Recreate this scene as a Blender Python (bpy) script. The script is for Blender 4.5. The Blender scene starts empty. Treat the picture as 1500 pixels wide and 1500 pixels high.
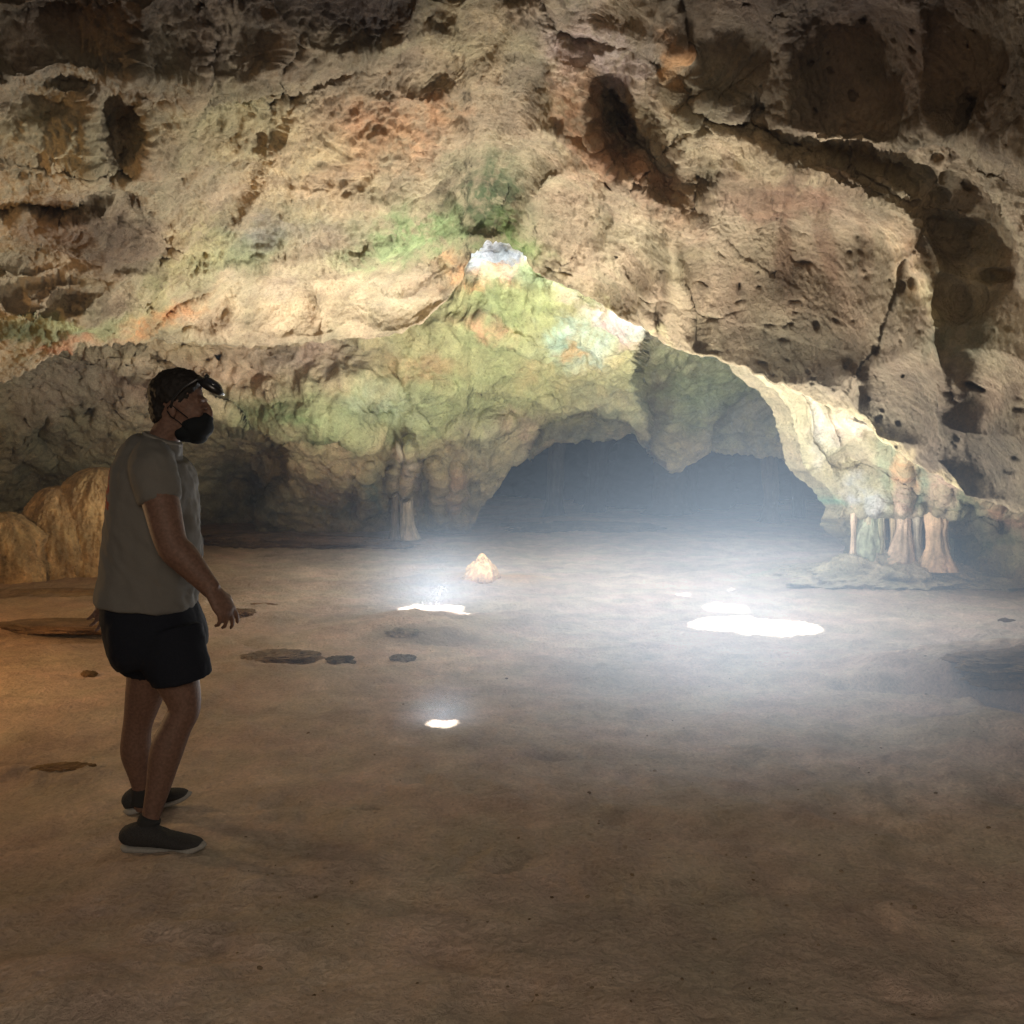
import bpy, bmesh, math, random
import numpy as np
from mathutils import Vector, Matrix

random.seed(7)
rng = np.random.default_rng(11)
sc = bpy.context.scene
col = sc.collection

# ------------------------------------------------------------------ camera
F = 1490.0; CH = 1.6; TH = math.radians(5.3)
ct, st = math.cos(TH), math.sin(TH)
cam_d = bpy.data.cameras.new('camera'); cam = bpy.data.objects.new('camera', cam_d); col.objects.link(cam)
cam.location = (0, 0, CH); cam.rotation_euler = (math.radians(90) - TH, 0, 0)
cam_d.sensor_width = 36; cam_d.lens = 36 * F / 1500; cam_d.clip_start = 0.05; cam_d.clip_end = 300
sc.camera = cam

def P(px, py, Y):
    """world point at forward distance Y seen at photo position px,py (numpy friendly)"""
    u = (np.asarray(px, float) - 750) / F; v = -(np.asarray(py, float) - 750) / F
    dy = ct + v * st; dz = -st + v * ct
    s = np.asarray(Y, float) / dy
    return np.stack([u * s, dy * s, CH + dz * s], -1)
def G(px, py, z=0.0):
    """ground point (height z) seen at px,py"""
    u = (px - 750) / F; v = -(py - 750) / F
    s = (z - CH) / (-st + v * ct)
    return Vector((u * s, (ct + v * st) * s, z))
def PV(px, py, Y): return Vector(P(px, py, Y).tolist())

# ------------------------------------------------------------------ noise
def _h(ix, iy, iz, seed):
    h = (ix * 374761393 + iy * 668265263 + iz * 2147483647 + seed * 974634777) & 0xffffffff
    h = ((h ^ (h >> 13)) * 1274126177) & 0xffffffff
    h = ((h ^ (h >> 15)) * 2246822519) & 0xffffffff
    return (h ^ (h >> 16)) & 0xffffffff
def vnoise(p, seed=0):
    i = np.floor(p).astype(np.int64); f = p - i; w = f * f * f * (f * (f * 6 - 15) + 10)
    r = np.zeros(len(p))
    for a in (0, 1):
        for b in (0, 1):
            for c in (0, 1):
                h = _h(i[:, 0] + a, i[:, 1] + b, i[:, 2] + c, seed)
                gx = (h & 1023) / 511.5 - 1; gy = ((h >> 10) & 1023) / 511.5 - 1; gz = ((h >> 20) & 1023) / 511.5 - 1
                d = gx * (f[:, 0] - a) + gy * (f[:, 1] - b) + gz * (f[:, 2] - c)
                r += d * (w[:, 0] if a else 1 - w[:, 0]) * (w[:, 1] if b else 1 - w[:, 1]) * (w[:, 2] if c else 1 - w[:, 2])
    return r
def fbm(p, o=4, seed=0, g=0.5, ridged=False):
    r = np.zeros(len(p)); a = 1.0
    for k in range(o):
        n = vnoise(p * (2.03 ** k) + k * 17.3, seed + k)
        r += a * ((0.35 - np.abs(n)) if ridged else n); a *= g
    return r
def worley(p, seed=0):
    i = np.floor(p).astype(np.int64); best = np.full(len(p), 9.0)
    for a in (-1, 0, 1):
        for b in (-1, 0, 1):
            for c in (-1, 0, 1):
                q = i + (a, b, c); h = _h(q[:, 0], q[:, 1], q[:, 2], seed)
                d = (q[:, 0] + (h & 1023) / 1023 - p[:, 0]) ** 2 + (q[:, 1] + ((h >> 10) & 1023) / 1023 - p[:, 1]) ** 2 + (q[:, 2] + ((h >> 20) & 1023) / 1023 - p[:, 2]) ** 2
                np.minimum(best, d, out=best)
    return np.sqrt(best)
def sstep(a, b, x):
    t = np.clip((x - a) / (b - a), 0, 1); return t * t * (3 - 2 * t)
def lin(c):
    c = np.asarray(c, float) / 255.0
    return np.where(c < 0.04045, c / 12.92, ((c + 0.055) / 1.055) ** 2.4)

# ------------------------------------------------------------------ mesh helpers
def set_props(o, label=None, cat=None, group=None, kind=None):
    if label: o['label'] = label
    if cat: o['category'] = cat
    if group: o['group'] = group
    if kind: o['kind'] = kind
    return o
def grid_mesh(name, V, mat, colr=None, smooth=True, parent=None, wrap=False):
    n, m, _ = V.shape
    me = bpy.data.meshes.new(name)
    idx = np.arange(n * m).reshape(n, m)
    if wrap: nx = np.roll(idx, -1, axis=1); a = idx[:-1].ravel(); b = nx[:-1].ravel(); c = nx[1:].ravel(); d = idx[1:].ravel()
    else: a = idx[:-1, :-1].ravel(); b = idx[:-1, 1:].ravel(); c = idx[1:, 1:].ravel(); d = idx[1:, :-1].ravel()
    fc = np.stack([a, b, c, d], 1); nf = len(fc)
    me.vertices.add(n * m); me.vertices.foreach_set('co', V.reshape(-1).astype(np.float32))
    me.loops.add(nf * 4); me.loops.foreach_set('vertex_index', fc.reshape(-1).astype(np.int32))
    me.polygons.add(nf); me.polygons.foreach_set('loop_start', (np.arange(nf) * 4).astype(np.int32))
    me.update(calc_edges=True)
    me.polygons.foreach_set('use_smooth', np.full(nf, smooth))
    if colr is not None:
        at = me.color_attributes.new('Col', 'FLOAT_COLOR', 'POINT')
        c4 = np.ones((n * m, 4), np.float32); c4[:, :3] = colr.reshape(-1, 3)
        at.data.foreach_set('color', c4.reshape(-1))
    me.materials.append(mat)
    o = bpy.data.objects.new(name, me); col.objects.link(o)
    if parent: o.parent = parent
    return o
def grid_normals(V, toward=None):
    du = np.gradient(V, axis=1); dv = np.gradient(V, axis=0)
    n = np.cross(du, dv); n /= np.linalg.norm(n, axis=-1, keepdims=True) + 1e-9
    t = (np.array([0, 0, CH]) if toward is None else np.array(toward)) - V
    s = np.sign((n * t).sum(-1, keepdims=True)); s[s == 0] = 1
    return n * s
def blur(a, k):
    for _ in range(k):
        b = np.pad(a, ((1, 1), (1, 1)) + ((0, 0),) * (a.ndim - 2), mode='edge')
        a = (b[:-2, 1:-1] + b[2:, 1:-1] + b[1:-1, :-2] + b[1:-1, 2:] + 2 * b[1:-1, 1:-1]) / 6
    return a

# ------------------------------------------------------------------ materials
def nodes(mat):
    mat.use_nodes = True; nt = mat.node_tree; nt.nodes.clear(); return nt
def N(nt, t, **kw):
    n = nt.nodes.new(t)
    for k, v in kw.items():
        if k in n.inputs: n.inputs[k].default_value = v
        else: setattr(n, k, v)
    return n
def rock_mat(name, fine=60, bump=0.5, speck=0.55, base=None, rough=0.92, var=0.35):
    m = bpy.data.materials.new(name); nt = nodes(m); L = nt.links.new
    out = N(nt, 'ShaderNodeOutputMaterial'); bs = N(nt, 'ShaderNodeBsdfPrincipled', Roughness=rough)
    bs.inputs['Specular IOR Level'].default_value = 0.25
    L(bs.outputs[0], out.inputs[0])
    tc = N(nt, 'ShaderNodeTexCoord')
    if base is None:
        at = N(nt, 'ShaderNodeVertexColor'); at.layer_name = 'Col'; src = at.outputs[0]
    else:
        rg = N(nt, 'ShaderNodeRGB'); rg.outputs[0].default_value = (*base, 1); src = rg.outputs[0]
    n1 = N(nt, 'ShaderNodeTexNoise', Scale=4.0, Detail=9.0, Roughness=0.62); L(tc.outputs['Object'], n1.inputs['Vector'])
    n2 = N(nt, 'ShaderNodeTexNoise', Scale=fine, Detail=6.0, Roughness=0.7); L(tc.outputs['Object'], n2.inputs['Vector'])
    vo = N(nt, 'ShaderNodeTexVoronoi', Scale=fine * 0.38); L(tc.outputs['Object'], vo.inputs['Vector'])
    def mr(a, lo, hi, x0=0.3, x1=0.7):
        r = N(nt, 'ShaderNodeMapRange'); r.inputs[1].default_value = x0; r.inputs[2].default_value = x1
        r.inputs[3].default_value = lo; r.inputs[4].default_value = hi; L(a, r.inputs[0]); return r.outputs[0]
    def mul(a, b):
        x = N(nt, 'ShaderNodeMath', operation='MULTIPLY'); L(a, x.inputs[0]); L(b, x.inputs[1]); return x.outputs[0]
    k = mul(mr(n1.outputs[0], 1 - var, 1 + var), mr(n2.outputs[0], 0.8, 1.2))
    k = mul(k, mr(vo.outputs['Distance'], speck, 1.0, 0.02, 0.22))
    hs = N(nt, 'ShaderNodeVectorMath', operation='SCALE'); L(src, hs.inputs[0]); L(k, hs.inputs['Scale'])
    n3 = N(nt, 'ShaderNodeTexNoise', Scale=2.3, Detail=5.0); L(tc.outputs['Object'], n3.inputs['Vector'])
    mx = N(nt, 'ShaderNodeMix', data_type='RGBA', blend_type='MULTIPLY'); mx.inputs[0].default_value = 0.45
    cr = N(nt, 'ShaderNodeValToRGB'); cr.color_ramp.elements[0].color = (0.86, 0.95, 0.78, 1); cr.color_ramp.elements[0].position = 0.35
    cr.color_ramp.elements[1].color = (1.0, 0.9, 0.82, 1); cr.color_ramp.elements[1].position = 0.65
    L(n3.outputs[0], cr.inputs[0]); L(hs.outputs[0], mx.inputs[6]); L(cr.outputs[0], mx.inputs[7])
    L(mx.outputs[2], bs.inputs['Base Color'])
    ad = N(nt, 'ShaderNodeMath', operation='MULTIPLY_ADD'); L(vo.outputs['Distance'], ad.inputs[0]); ad.inputs[1].default_value = 0.6; L(n2.outputs[0], ad.inputs[2])
    bp = N(nt, 'ShaderNodeBump', Strength=bump, Distance=0.035); L(ad.outputs[0], bp.inputs['Height']); L(bp.outputs[0], bs.inputs['Normal'])
    return m
M_rock = rock_mat('limestone', 48, 0.9, 0.62)
M_sm = rock_mat('far_limestone', 30, 0.5, 0.8, var=0.3)
M_floor = rock_mat('packed_sand', 60, 0.9, 0.82, var=0.2)
M_flow = rock_mat('flowstone', 34, 1.0, 0.55)
def plain(name, c, rough=0.8, bump=0.0, scale=200, var=0.0, spec=0.3):
    m = bpy.data.materials.new(name); nt = nodes(m); L = nt.links.new
    out = N(nt, 'ShaderNodeOutputMaterial'); bs = N(nt, 'ShaderNodeBsdfPrincipled', Roughness=rough); L(bs.outputs[0], out.inputs[0])
    bs.inputs['Specular IOR Level'].default_value = spec
    tc = N(nt, 'ShaderNodeTexCoord'); n = N(nt, 'ShaderNodeTexNoise', Scale=scale, Detail=4.0); L(tc.outputs['Object'], n.inputs['Vector'])
    cr = N(nt, 'ShaderNodeValToRGB'); cr.color_ramp.elements[0].position = 0.3; cr.color_ramp.elements[1].position = 0.7
    cr.color_ramp.elements[0].color = (*[x * (1 - var) for x in c], 1); cr.color_ramp.elements[1].color = (*[x * (1 + var) for x in c], 1)
    L(n.outputs[0], cr.inputs[0]); L(cr.outputs[0], bs.inputs['Base Color'])
    if bump:
        bp = N(nt, 'ShaderNodeBump', Strength=bump, Distance=0.002); L(n.outputs[0], bp.inputs['Height']); L(bp.outputs[0], bs.inputs['Normal'])
    return m

# ------------------------------------------------------------------ rock sheets
def rbf(ctrl, X, Yp):
    c = np.array(ctrl, float); n = len(c); s = 300.0
    p = c[:, :2] / s
    d = np.linalg.norm(p[:, None] - p[None], axis=-1)
    A = np.zeros((n + 3, n + 3)); A[:n, :n] = d; A[:n, n] = 1; A[:n, n + 1:] = p; A[n, :n] = 1; A[n + 1:, :n] = p.T
    A[:n, :n] -= np.eye(n) * 0.02
    w = np.linalg.solve(A, np.r_[c[:, 2], 0, 0, 0])
    q = np.stack([X.ravel(), Yp.ravel()], 1) / s; out = w[n] + q @ w[n + 1:]
    for k in range(n):
        out += w[k] * np.sqrt(((q - p[k]) ** 2).sum(1) + 0.004)
    return out.reshape(X.shape)
def poly_sd(X, Yp, pts, ref):
    """distance to a polyline, negative on the side of ref"""
    pts = np.array(pts, float)
    def sd(x, y):
        best = np.full(x.shape, 1e9); sg = np.ones(x.shape)
        for k in range(len(pts) - 1):
            a, b = pts[k], pts[k + 1]; e = b - a; L2 = e @ e
            t = np.clip(((x - a[0]) * e[0] + (y - a[1]) * e[1]) / L2, 0, 1)
            dx = x - a[0] - t * e[0]; dy = y - a[1] - t * e[1]; d = np.hypot(dx, dy)
            cr = e[0] * (y - a[1]) - e[1] * (x - a[0]); k_ = d < best - 1e-6
            best = np.where(k_, d, best); sg = np.where(k_, np.sign(cr), sg)
        return best, sg
    d, s = sd(X, Yp); _, sr = sd(np.array([float(ref[0])]), np.array([float(ref[1])]))
    return d * s * -sr[0]
def sculpt(Y, X, Yp, feats):
    w1 = fbm(np.stack([X.ravel() / 60, Yp.ravel() / 60, X.ravel() * 0], 1), 3, 5).reshape(X.shape) * 16
    w2 = fbm(np.stack([X.ravel() / 60, Yp.ravel() / 60, X.ravel() * 0 + 7], 1), 3, 9).reshape(X.shape) * 16
    Xw, Yw = X + w1, Yp + w2
    for f in feats:
        if f[0] == 'dent':
            _, cx, cy, rx, ry, rot, dep, pw = f
            a = math.radians(rot); dx, dy = Xw - cx, Yw - cy
            r = np.hypot((dx * math.cos(a) + dy * math.sin(a)) / rx, (-dx * math.sin(a) + dy * math.cos(a)) / ry)
            Y += dep * np.exp(-r ** pw)
        elif f[0] == 'step':
            _, pts, ref, dep, soft, fall = f
            kw = 0.5 if soft < 12 else 1
            d = -poly_sd(X + w1 * kw, Yp + w2 * kw, pts, ref)
            Y += dep * sstep(-soft, soft, d) * (np.exp(-np.maximum(d, 0) / fall) if fall else 1)
        elif f[0] == 'ridge':
            _, pts, wid, dep = f
            d = np.abs(poly_sd(Xw, Yw, pts, (0, 0)))
            Y += dep * np.exp(-(d / wid) ** 1.3)
        elif f[0] == 'bowls':   # hollows that meet in sharp ridges
            B = np.zeros_like(Y)
            for cx, cy, rx, ry, rot, dep in f[1]:
                a = math.radians(rot); dx, dy = X + w1 * .8 - cx, Yp + w2 * .8 - cy
                r = ((dx * math.cos(a) + dy * math.sin(a)) / rx) ** 2 + ((-dx * math.sin(a) + dy * math.cos(a)) / ry) ** 2
                B = np.maximum(B, dep * np.clip(1 - r, 0, 1) ** .9)
            Y += B
        elif f[0] == 'pit':   # unwarped small hole
            _, cx, cy, rx, ry, rot, dep = f
            a = math.radians(rot); R = max(rx, ry) * 2.2
            m = (np.abs(X - cx) < R) & (np.abs(Yp - cy) < R)
            dx, dy = X[m] - cx + w1[m] * .15, Yp[m] - cy + w2[m] * .15
            r = np.hypot((dx * math.cos(a) + dy * math.sin(a)) / rx, (-dx * math.sin(a) + dy * math.cos(a)) / ry)
            Y[m] += dep * np.exp(-r ** 3)
    return Y
def paint(C, X, Yp, blobs, seed=3):
    q = np.stack([X.ravel() / 45, Yp.ravel() / 45, X.ravel() * 0 + 3], 1)
    w1 = fbm(q, 4, seed).reshape(X.shape) * 34; w2 = fbm(q + 40, 4, seed).reshape(X.shape) * 34
    mod = np.clip(.82 + 1.3 * fbm(q * 2.5 + 80, 4, seed + 5, .65).reshape(X.shape), .35, 1)
    for cx, cy, rx, ry, rot, c, s in blobs:
        a = math.radians(rot); dx, dy = X + w1 - cx, Yp + w2 - cy
        r = ((dx * math.cos(a) + dy * math.sin(a)) / rx) ** 2 + ((-dx * math.sin(a) + dy * math.cos(a)) / ry) ** 2
        k = (s * np.exp(-r ** 1.5) * (mod if rx < 100 else 1))[..., None]
        lc = lin(c); lc = lc * .84 + lc.mean() * .16
        C = C * (1 - k) + lc * k
    return C
def displace(V, amp=1.0, rough=None, seed=0, big=0.16, mid=0.05, scal=0.05, cell=6.0, fine=0.010, ani=None):
    n = grid_normals(blur(V, 3)); p = V.reshape(-1, 3); pw = p.copy()
    if ani is not None: p = p * np.array(ani)
    wp = p + np.stack([fbm(p * 1.7, 2, seed + 50), fbm(p * 1.7 + 9, 2, seed + 51), fbm(p * 1.7 + 19, 2, seed + 52)], 1) * 0.35
    r = np.ones(len(p)) if rough is None else rough.ravel()
    h = big * (.35 + .65 * r) * fbm(wp * 0.9, 3, seed + 1) + mid * (.16 + .84 * r) * fbm(wp * 3.2, 4, seed + 10, 0.55, ridged=True)
    if scal:
        w = worley(wp * cell, seed + 20); w2 = worley(wp * cell * 2.3 + 5, seed + 21)
        h += r * scal * (np.clip(w, 0, .9) - .45) + r * scal * 0.55 * (np.clip(w2, 0, .9) - .45)
    h += fine * (0.4 + r) * fbm(wp * 22, 3, seed + 30, 0.6)
    return V + n * (h * amp).reshape(V.shape[:2])[..., None]
def interp(pts, x):
    p = np.array(pts, float); return np.interp(x, p[:, 0], p[:, 1])

# ---- front ceiling: everything above the lip of the low arch
LIP = [(-300, 640), (-150, 610), (0, 560), (45, 540), (90, 512), (130, 505), (180, 497), (220, 494), (300, 499), (370, 500), (450, 502), (520, 496), (580, 490), (620, 472),
       (650, 442), (678, 408), (690, 366), (715, 354), (740, 352), (770, 370), (785, 393), (800, 405), (850, 428), (900, 458), (940, 480), (1000, 513), (1040, 521), (1090, 537),
       (1150, 565), (1200, 590), (1240, 603), (1270, 625), (1300, 650), (1350, 685), (1400, 715), (1450, 735), (1500, 750), (1600, 795), (1800, 860)]
px = np.arange(-260, 1761, 2.2); nr = 430
jit = fbm(np.stack([px / 22, px * 0, px * 0], 1), 3, 77) * 9
lip = interp(LIP, px) + jit
v = np.linspace(0, 1, nr) ** 0.97
X = np.repeat(px[None], nr, 0); TOP = -330
Yp = TOP + (lip[None] - TOP) * v[:, None]
ctrl = [(-260, -330, 5.4), (200, -330, 5.5), (750, -330, 4.6), (1200, -330, 5.6), (1760, -330, 5.2),
        (-200, 0, 5.2), (0, 0, 5.4), (300, 0, 5.6), (560, 0, 5.8), (700, 0, 5.9), (850, 0, 5.7), (1000, 0, 5.7), (1250, 0, 5.5), (1500, 0, 5.0), (1700, 0, 4.6),
        (0, 150, 5.6), (200, 140, 6.0), (400, 140, 6.4), (520, 130, 6.8), (680, 120, 6.9), (800, 120, 6.6), (950, 130, 6.2), (1050, 190, 6.2), (1250, 240, 6.0), (1500, 240, 5.2), (1700, 200, 4.6),
        (-200, 300, 6.2), (0, 300, 6.5), (200, 300, 6.9), (330, 300, 7.6), (450, 250, 7.4), (580, 250, 7.6), (700, 260, 8.2), (800, 300, 7.9), (950, 300, 7.2), (1150, 300, 7.05), (1350, 320, 6.4), (1500, 340, 5.6), (1700, 400, 5.0),
        (0, 430, 7.2), (150, 430, 7.6), (240, 470, 8.6), (400, 390, 8.7), (400, 490, 9.4), (550, 370, 8.8), (560, 480, 9.8), (680, 360, 9.8), (740, 330, 9.5), (820, 390, 9.0), (-200, 560, 7.4), (0, 545, 8.0),
        (900, 440, 8.5), (1000, 480, 8.1), (1150, 450, 7.1), (1150, 555, 7.5), (1300, 500, 6.6), (1300, 640, 7.15), (1500, 560, 5.8), (1450, 720, 6.7), (1600, 700, 5.6), (1750, 850, 5.8)]
Yd = rbf(ctrl, X, Yp)
feats = [
    ('step', [(-200, 120), (0, 140), (90, 105), (200, 122), (330, 132), (450, 112), (550, 82), (592, 78), (612, 40), (632, 0), (650, -120)], (300, -50), -0.275, 14, 0),
    ('step', [(600, -160), (790, -60), (805, 10), (850, 40), (930, 62), (990, 82), (1030, 150), (1100, 180), (1200, 212), (1290, 218), (1400, 200), (1500, 232), (1600, 250)], (1200, 0), -0.300, 13, 0),
    ('step', [(1000, 420), (985, 360), (1000, 305), (1030, 290), (1060, 268), (1130, 246), (1190, 262), (1250, 282), (1320, 345), (1345, 400), (1368, 470), (1372, 560)], (1150, 420), 0.130, 13, 200),
    ('ridge', [(1000, 420), (985, 360), (1000, 305), (1060, 268), (1130, 246), (1190, 262), (1250, 282), (1320, 345), (1345, 400), (1368, 470), (1385, 580)], 20, -0.14),
    ('step', [(770, 340), (780, 305), (800, 275), (840, 250), (880, 262), (895, 300), (900, 365)], (840, 320), 0.170, 10, 110),
    ('step', [(900, 300), (925, 272), (950, 300), (975, 345), (985, 400), (975, 450)], (925, 360), 0.130, 10, 120),
    ('step', [(842, 410), (868, 378), (898, 366), (922, 388), (938, 440)], (890, 420), 0.150, 10, 100),
    ('step', [(745, 260), (755, 222), (790, 196), (830, 212), (880, 250)], (800, 240), 0.140, 10, 90),
    ('ridge', [(770, 340), (800, 275), (840, 250), (880, 262), (925, 272), (975, 345), (990, 420)], 9, -0.09),
    ('ridge', [(895, 270), (898, 370), (940, 440), (955, 470)], 8, -0.10),
    # left lobes and the large boss
    ('dent', 500, 265, 150, 125, -20, -0.50, 3), ('dent', 70, 225, 150, 66, 0, -0.34, 3.5), ('dent', 300, 205, 84, 62, 0, -0.30, 4), ('dent', 110, 345, 130, 46, 5, -0.30, 3.5), ('dent', 110, 455, 120, 40, 0, -0.26, 3.5), ('dent', 420, 445, 190, 44, 0, -0.22, 3),
    ('dent', 1180, 255, 170, 34, 16, -0.30, 2.6), ('dent', 880, 250, 130, 40, 40, -0.25, 2.4), ('dent', 700, 60, 90, 80, 0, -0.35, 3), ('dent', 1330, 440, 60, 120, -8, -0.22, 2.5),
    ('step', [(290, 150), (275, 230), (240, 290), (236, 350), (215, 400), (200, 455), (180, 500), (175, 560)], (100, 350), -0.180, 16, 300),
    ('step', [(200, 475), (240, 390), (300, 320), (365, 280), (400, 200), (440, 145), (540, 138), (650, 160), (720, 240), (790, 330), (815, 400)], (550, 300), -0.050, 34, 300),
    ('step', [(190, 490), (260, 432), (330, 402), (450, 388), (540, 386), (620, 372), (700, 352), (790, 380)], (450, 450), 0.275, 14, 130),
    ('step', [(205, 250), (300, 262), (370, 226), (395, 160)], (300, 300), 0.160, 12, 90),
    ('dent', 168, 205, 30, 55, 0, 0.175, 3),
    ('step', [(-100, 300), (60, 292), (110, 300), (160, 260), (235, 330)], (100, 360), 0.150, 11, 60),
    ('step', [(-100, 330), (60, 322), (120, 372), (230, 372)], (100, 410), 0.150, 11, 60),
    ('step', [(70, 450), (90, 430), (150, 422), (215, 440)], (150, 460), 0.175, 10, 60),
    ('dent', 700, 275, 62, 48, 60, 0.275, 2.6), ('dent', 650, 310, 40, 22, 30, 0.110, 2.4),
    ('dent', 60, 395, 90, 18, 5, 0.070, 2.5), ('dent', 490, 330, 60, 28, 10, 0.080, 2.4), ('dent', 380, 355, 40, 22, -30, 0.100, 2.4),
    ('ridge', [(300, 400), (360, 330), (400, 250), (440, 160)], 22, -0.16), ('ridge', [(530, 380), (600, 330), (650, 250), (660, 180)], 26, -0.16),
    ('ridge', [(230, 480), (300, 440), (330, 400)], 10, -0.12), ('ridge', [(440, 400), (470, 430), (475, 490)], 10, -0.10), ('ridge', [(480, 400), (600, 440), (690, 385)], 14, -0.12),
    ('dent', 435, 445, 26, 34, 0, 0.075, 3), ('dent', 560, 435, 70, 26, 10, 0.060, 2.5),
    # upper centre
    ('step', [(790, -20), (795, 60), (788, 120), (812, 190), (850, 215)], (850, 120), 0.125, 12, 120),
    ('dent', 905, 170, 26, 62, -10, 0.210, 2.6), ('dent', 775, 100, 26, 50, 0, 0.150, 2.4), ('dent', 720, 60, 26, 30, 30, 0.110, 2.5), ('dent', 650, 95, 34, 26, 0, 0.100, 2.5),
    ('dent', 655, 30, 26, 20, 20, 0.100, 2.5), ('dent', 880, 15, 46, 26, 0, 0.175, 2.6),
    ('step', [(1000, 70), (1006, 140), (1030, 205), (1018, 246)], (960, 150), -0.160, 11, 110),
    ('ridge', [(830, 60), (850, 170), (880, 230), (960, 290), (1000, 320)], 22, -0.18),
    ('ridge', [(985, 85), (1000, 140)], 14, -0.1),
    ('ridge', [(1040, 170), (1120, 230), (1230, 250), (1330, 300), (1380, 380)], 26, -0.12),
    ('dent', 1110, 165, 16, 26, 40, 0.150, 3), ('dent', 1415, 165, 16, 34, 30, 0.150, 3),
    # right side
    ('step', [(1355, 330), (1400, 230), (1440, 240), (1478, 290), (1500, 350), (1490, 420), (1560, 480)], (1430, 350), 0.175, 12, 160),
    ('step', [(1340, 300), (1370, 320), (1430, 330), (1475, 360)], (1400, 370), 0.125, 10, 80),
    ('dent', 1395, 437, 40, 24, 10, 0.060, 3), ('dent', 1400, 490, 44, 14, -5, 0.040, 3), ('dent', 1462, 402, 26, 8, 3, 0.125, 3),
    ('dent', 1262, 640, 34, 24, 30, 0.025, 3),
    ('dent', 1437, 590, 36, 22, 0, 0.050, 2.5), ('dent', 1440, 640, 26, 20, 0, 0.025, 3),
    ('ridge', [(1260, 560), (1255, 605)], 8, -0.12),
]
feats.append(('bowls', [(1175, 415, 200, 165, 8, .42), (838, 325, 68, 78, -5, .30), (932, 350, 50, 88, -8, .26), (892, 425, 52, 52, 0, .22), (800, 240, 52, 46, 0, .22), (905, 165, 40, 100, -8, .30), (962, 190, 44, 110, -5, .22),
    (1075, 85, 130, 105, 20, .30), (1250, 90, 150, 120, 0, .32), (1430, 80, 110, 130, 0, .30), (1425, 330, 66, 92, -10, .12), (1398, 440, 52, 44, 0, .08), (1290, 262, 130, 46, 12, .20), (1440, 580, 90, 66, 10, .18), (1310, 575, 90, 70, 20, .16), (1050, 245, 60, 52, 0, .16), (1450, 680, 70, 50, 20, .14), (1200, 585, 110, 34, 25, .12),
    (60, 205, 100, 78, 0, .30), (172, 205, 44, 72, 0, .34), (300, 205, 98, 66, 0, .28), (70, 290, 130, 50, 0, .28), (190, 345, 70, 62, 0, .34), (60, 365, 110, 48, 0, .32), (90, 425, 100, 40, 0, .28), (170, 450, 60, 40, 0, .26),
    (500, 215, 110, 86, 0, .30), (610, 230, 80, 92, 10, .30), (370, 320, 74, 92, 30, .28), (480, 335, 96, 58, 0, .26), (620, 325, 76, 46, -20, .24), (705, 270, 84, 76, 30, .40), (430, 442, 110, 50, 0, .24), (570, 436, 90, 46, 0, .22), (300, 446, 70, 44, -20, .2), (670, 410, 46, 40, 0, .2),
    (90, 60, 150, 70, 0, .24), (310, 60, 140, 72, 0, .24), (520, 10, 120, 66, 0, .26), (640, 100, 62, 54, 0, .24), (715, 60, 50, 72, 0, .26), (690, 175, 62, 66, 0, .22), (770, 130, 40, 90, 0, .24), (860, 40, 70, 60, 0, .26),
    (100, -80, 180, 90, 0, .2), (400, -80, 180, 90, 0, .2), (700, -80, 150, 90, 0, .2), (1000, -90, 180, 90, 0, .2), (1300, -90, 180, 100, 0, .2)]))
for a in [(1180, 384, 15, 8, 0, .24), (1137, 398, 9, 5, -30, .22), (1084, 416, 5, 8, 0, .18), (1432, 43, 7, 7, 0, .2), (1283, 511, 6, 9, 0, .2), (1197, 475, 5, 9, 0, .14), (1160, 474, 6, 4, 0, .14),
          (1028, 412, 12, 5, 20, .10), (1060, 462, 30, 3, -18, .08), (1046, 466, 12, 6, 20, .10), (1150, 497, 10, 4, 0, .1), (1128, 475, 12, 4, 0, .1), (1085, 440, 8, 4, -20, .1), (1165, 440, 10, 4, 0, .08),
          (1275, 402, 10, 7, -40, .16), (1320, 420, 5, 8, 0, .16), (1335, 415, 6, 10, 0, .2), (1040, 530, 12, 6, 0, .12), (1050, 515, 10, 4, 0, .1), (1245, 530, 16, 7, 30, .12), (1312, 498, 8, 18, 0, .08),
          (1420, 563, 16, 6, 15, .25), (1437, 570, 10, 4, 10, .2), (1390, 575, 8, 5, 20, .16), (1395, 585, 10, 4, 20, .12), (1490, 670, 10, 5, 0, .2), (1495, 600, 10, 4, 0, .2), (1480, 690, 14, 4, 0, .14),
          (1180, 222, 4, 3, 0, .1), (1220, 205, 6, 4, 0, .1), (955, 104, 8, 4, 20, .2), (896, 130, 8, 4, -20, .14), (1016, 180, 4, 4, 0, .1), (920, 180, 5, 4, 0, .1)]:
    feats.append(('pit', a[0], a[1], a[2] * .85, a[3] * .85, a[4], a[5] * .36))
for k in range(330):
    a, b = random.uniform(960, 1650), random.uniform(-60, 760)
    if a < 1080 and b < 250: continue
    s = random.choice([1.6, 1.8, 2.2, 2.8, 3.6]); feats.append(('pit', a, b, s * random.uniform(1, 2.2), s, random.uniform(-50, 50), s * (.014 if a < 1350 else .008)))
Yd = sculpt(Yd, X, Yp, feats)
V = P(X, Yp, Yd)
Rr = 1 - 0.82 * sstep(0, 60, -poly_sd(X, Yp, [(760, 700), (930, 470), (900, 330), (1010, 300), (1100, 300), (1250, 290), (1360, 320), (1700, 330)], (1200, 500)))
Rr *= 1 - 0.55 * sstep(0, 60, -poly_sd(X, Yp, [(820, -200), (850, 60), (1000, 100), (1100, 190), (1250, 230), (1700, 230)], (1300, 0)))
Rr *= 1 - 0.5 * np.exp(-((X - 780) / 90) ** 2 - ((Yp - 160) / 150) ** 2)
Rr *= 1 - 0.5 * sstep(380, 420, Yp) * sstep(220, 260, X)
stri = np.array([1.0, 1.0, 0.55])
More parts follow.
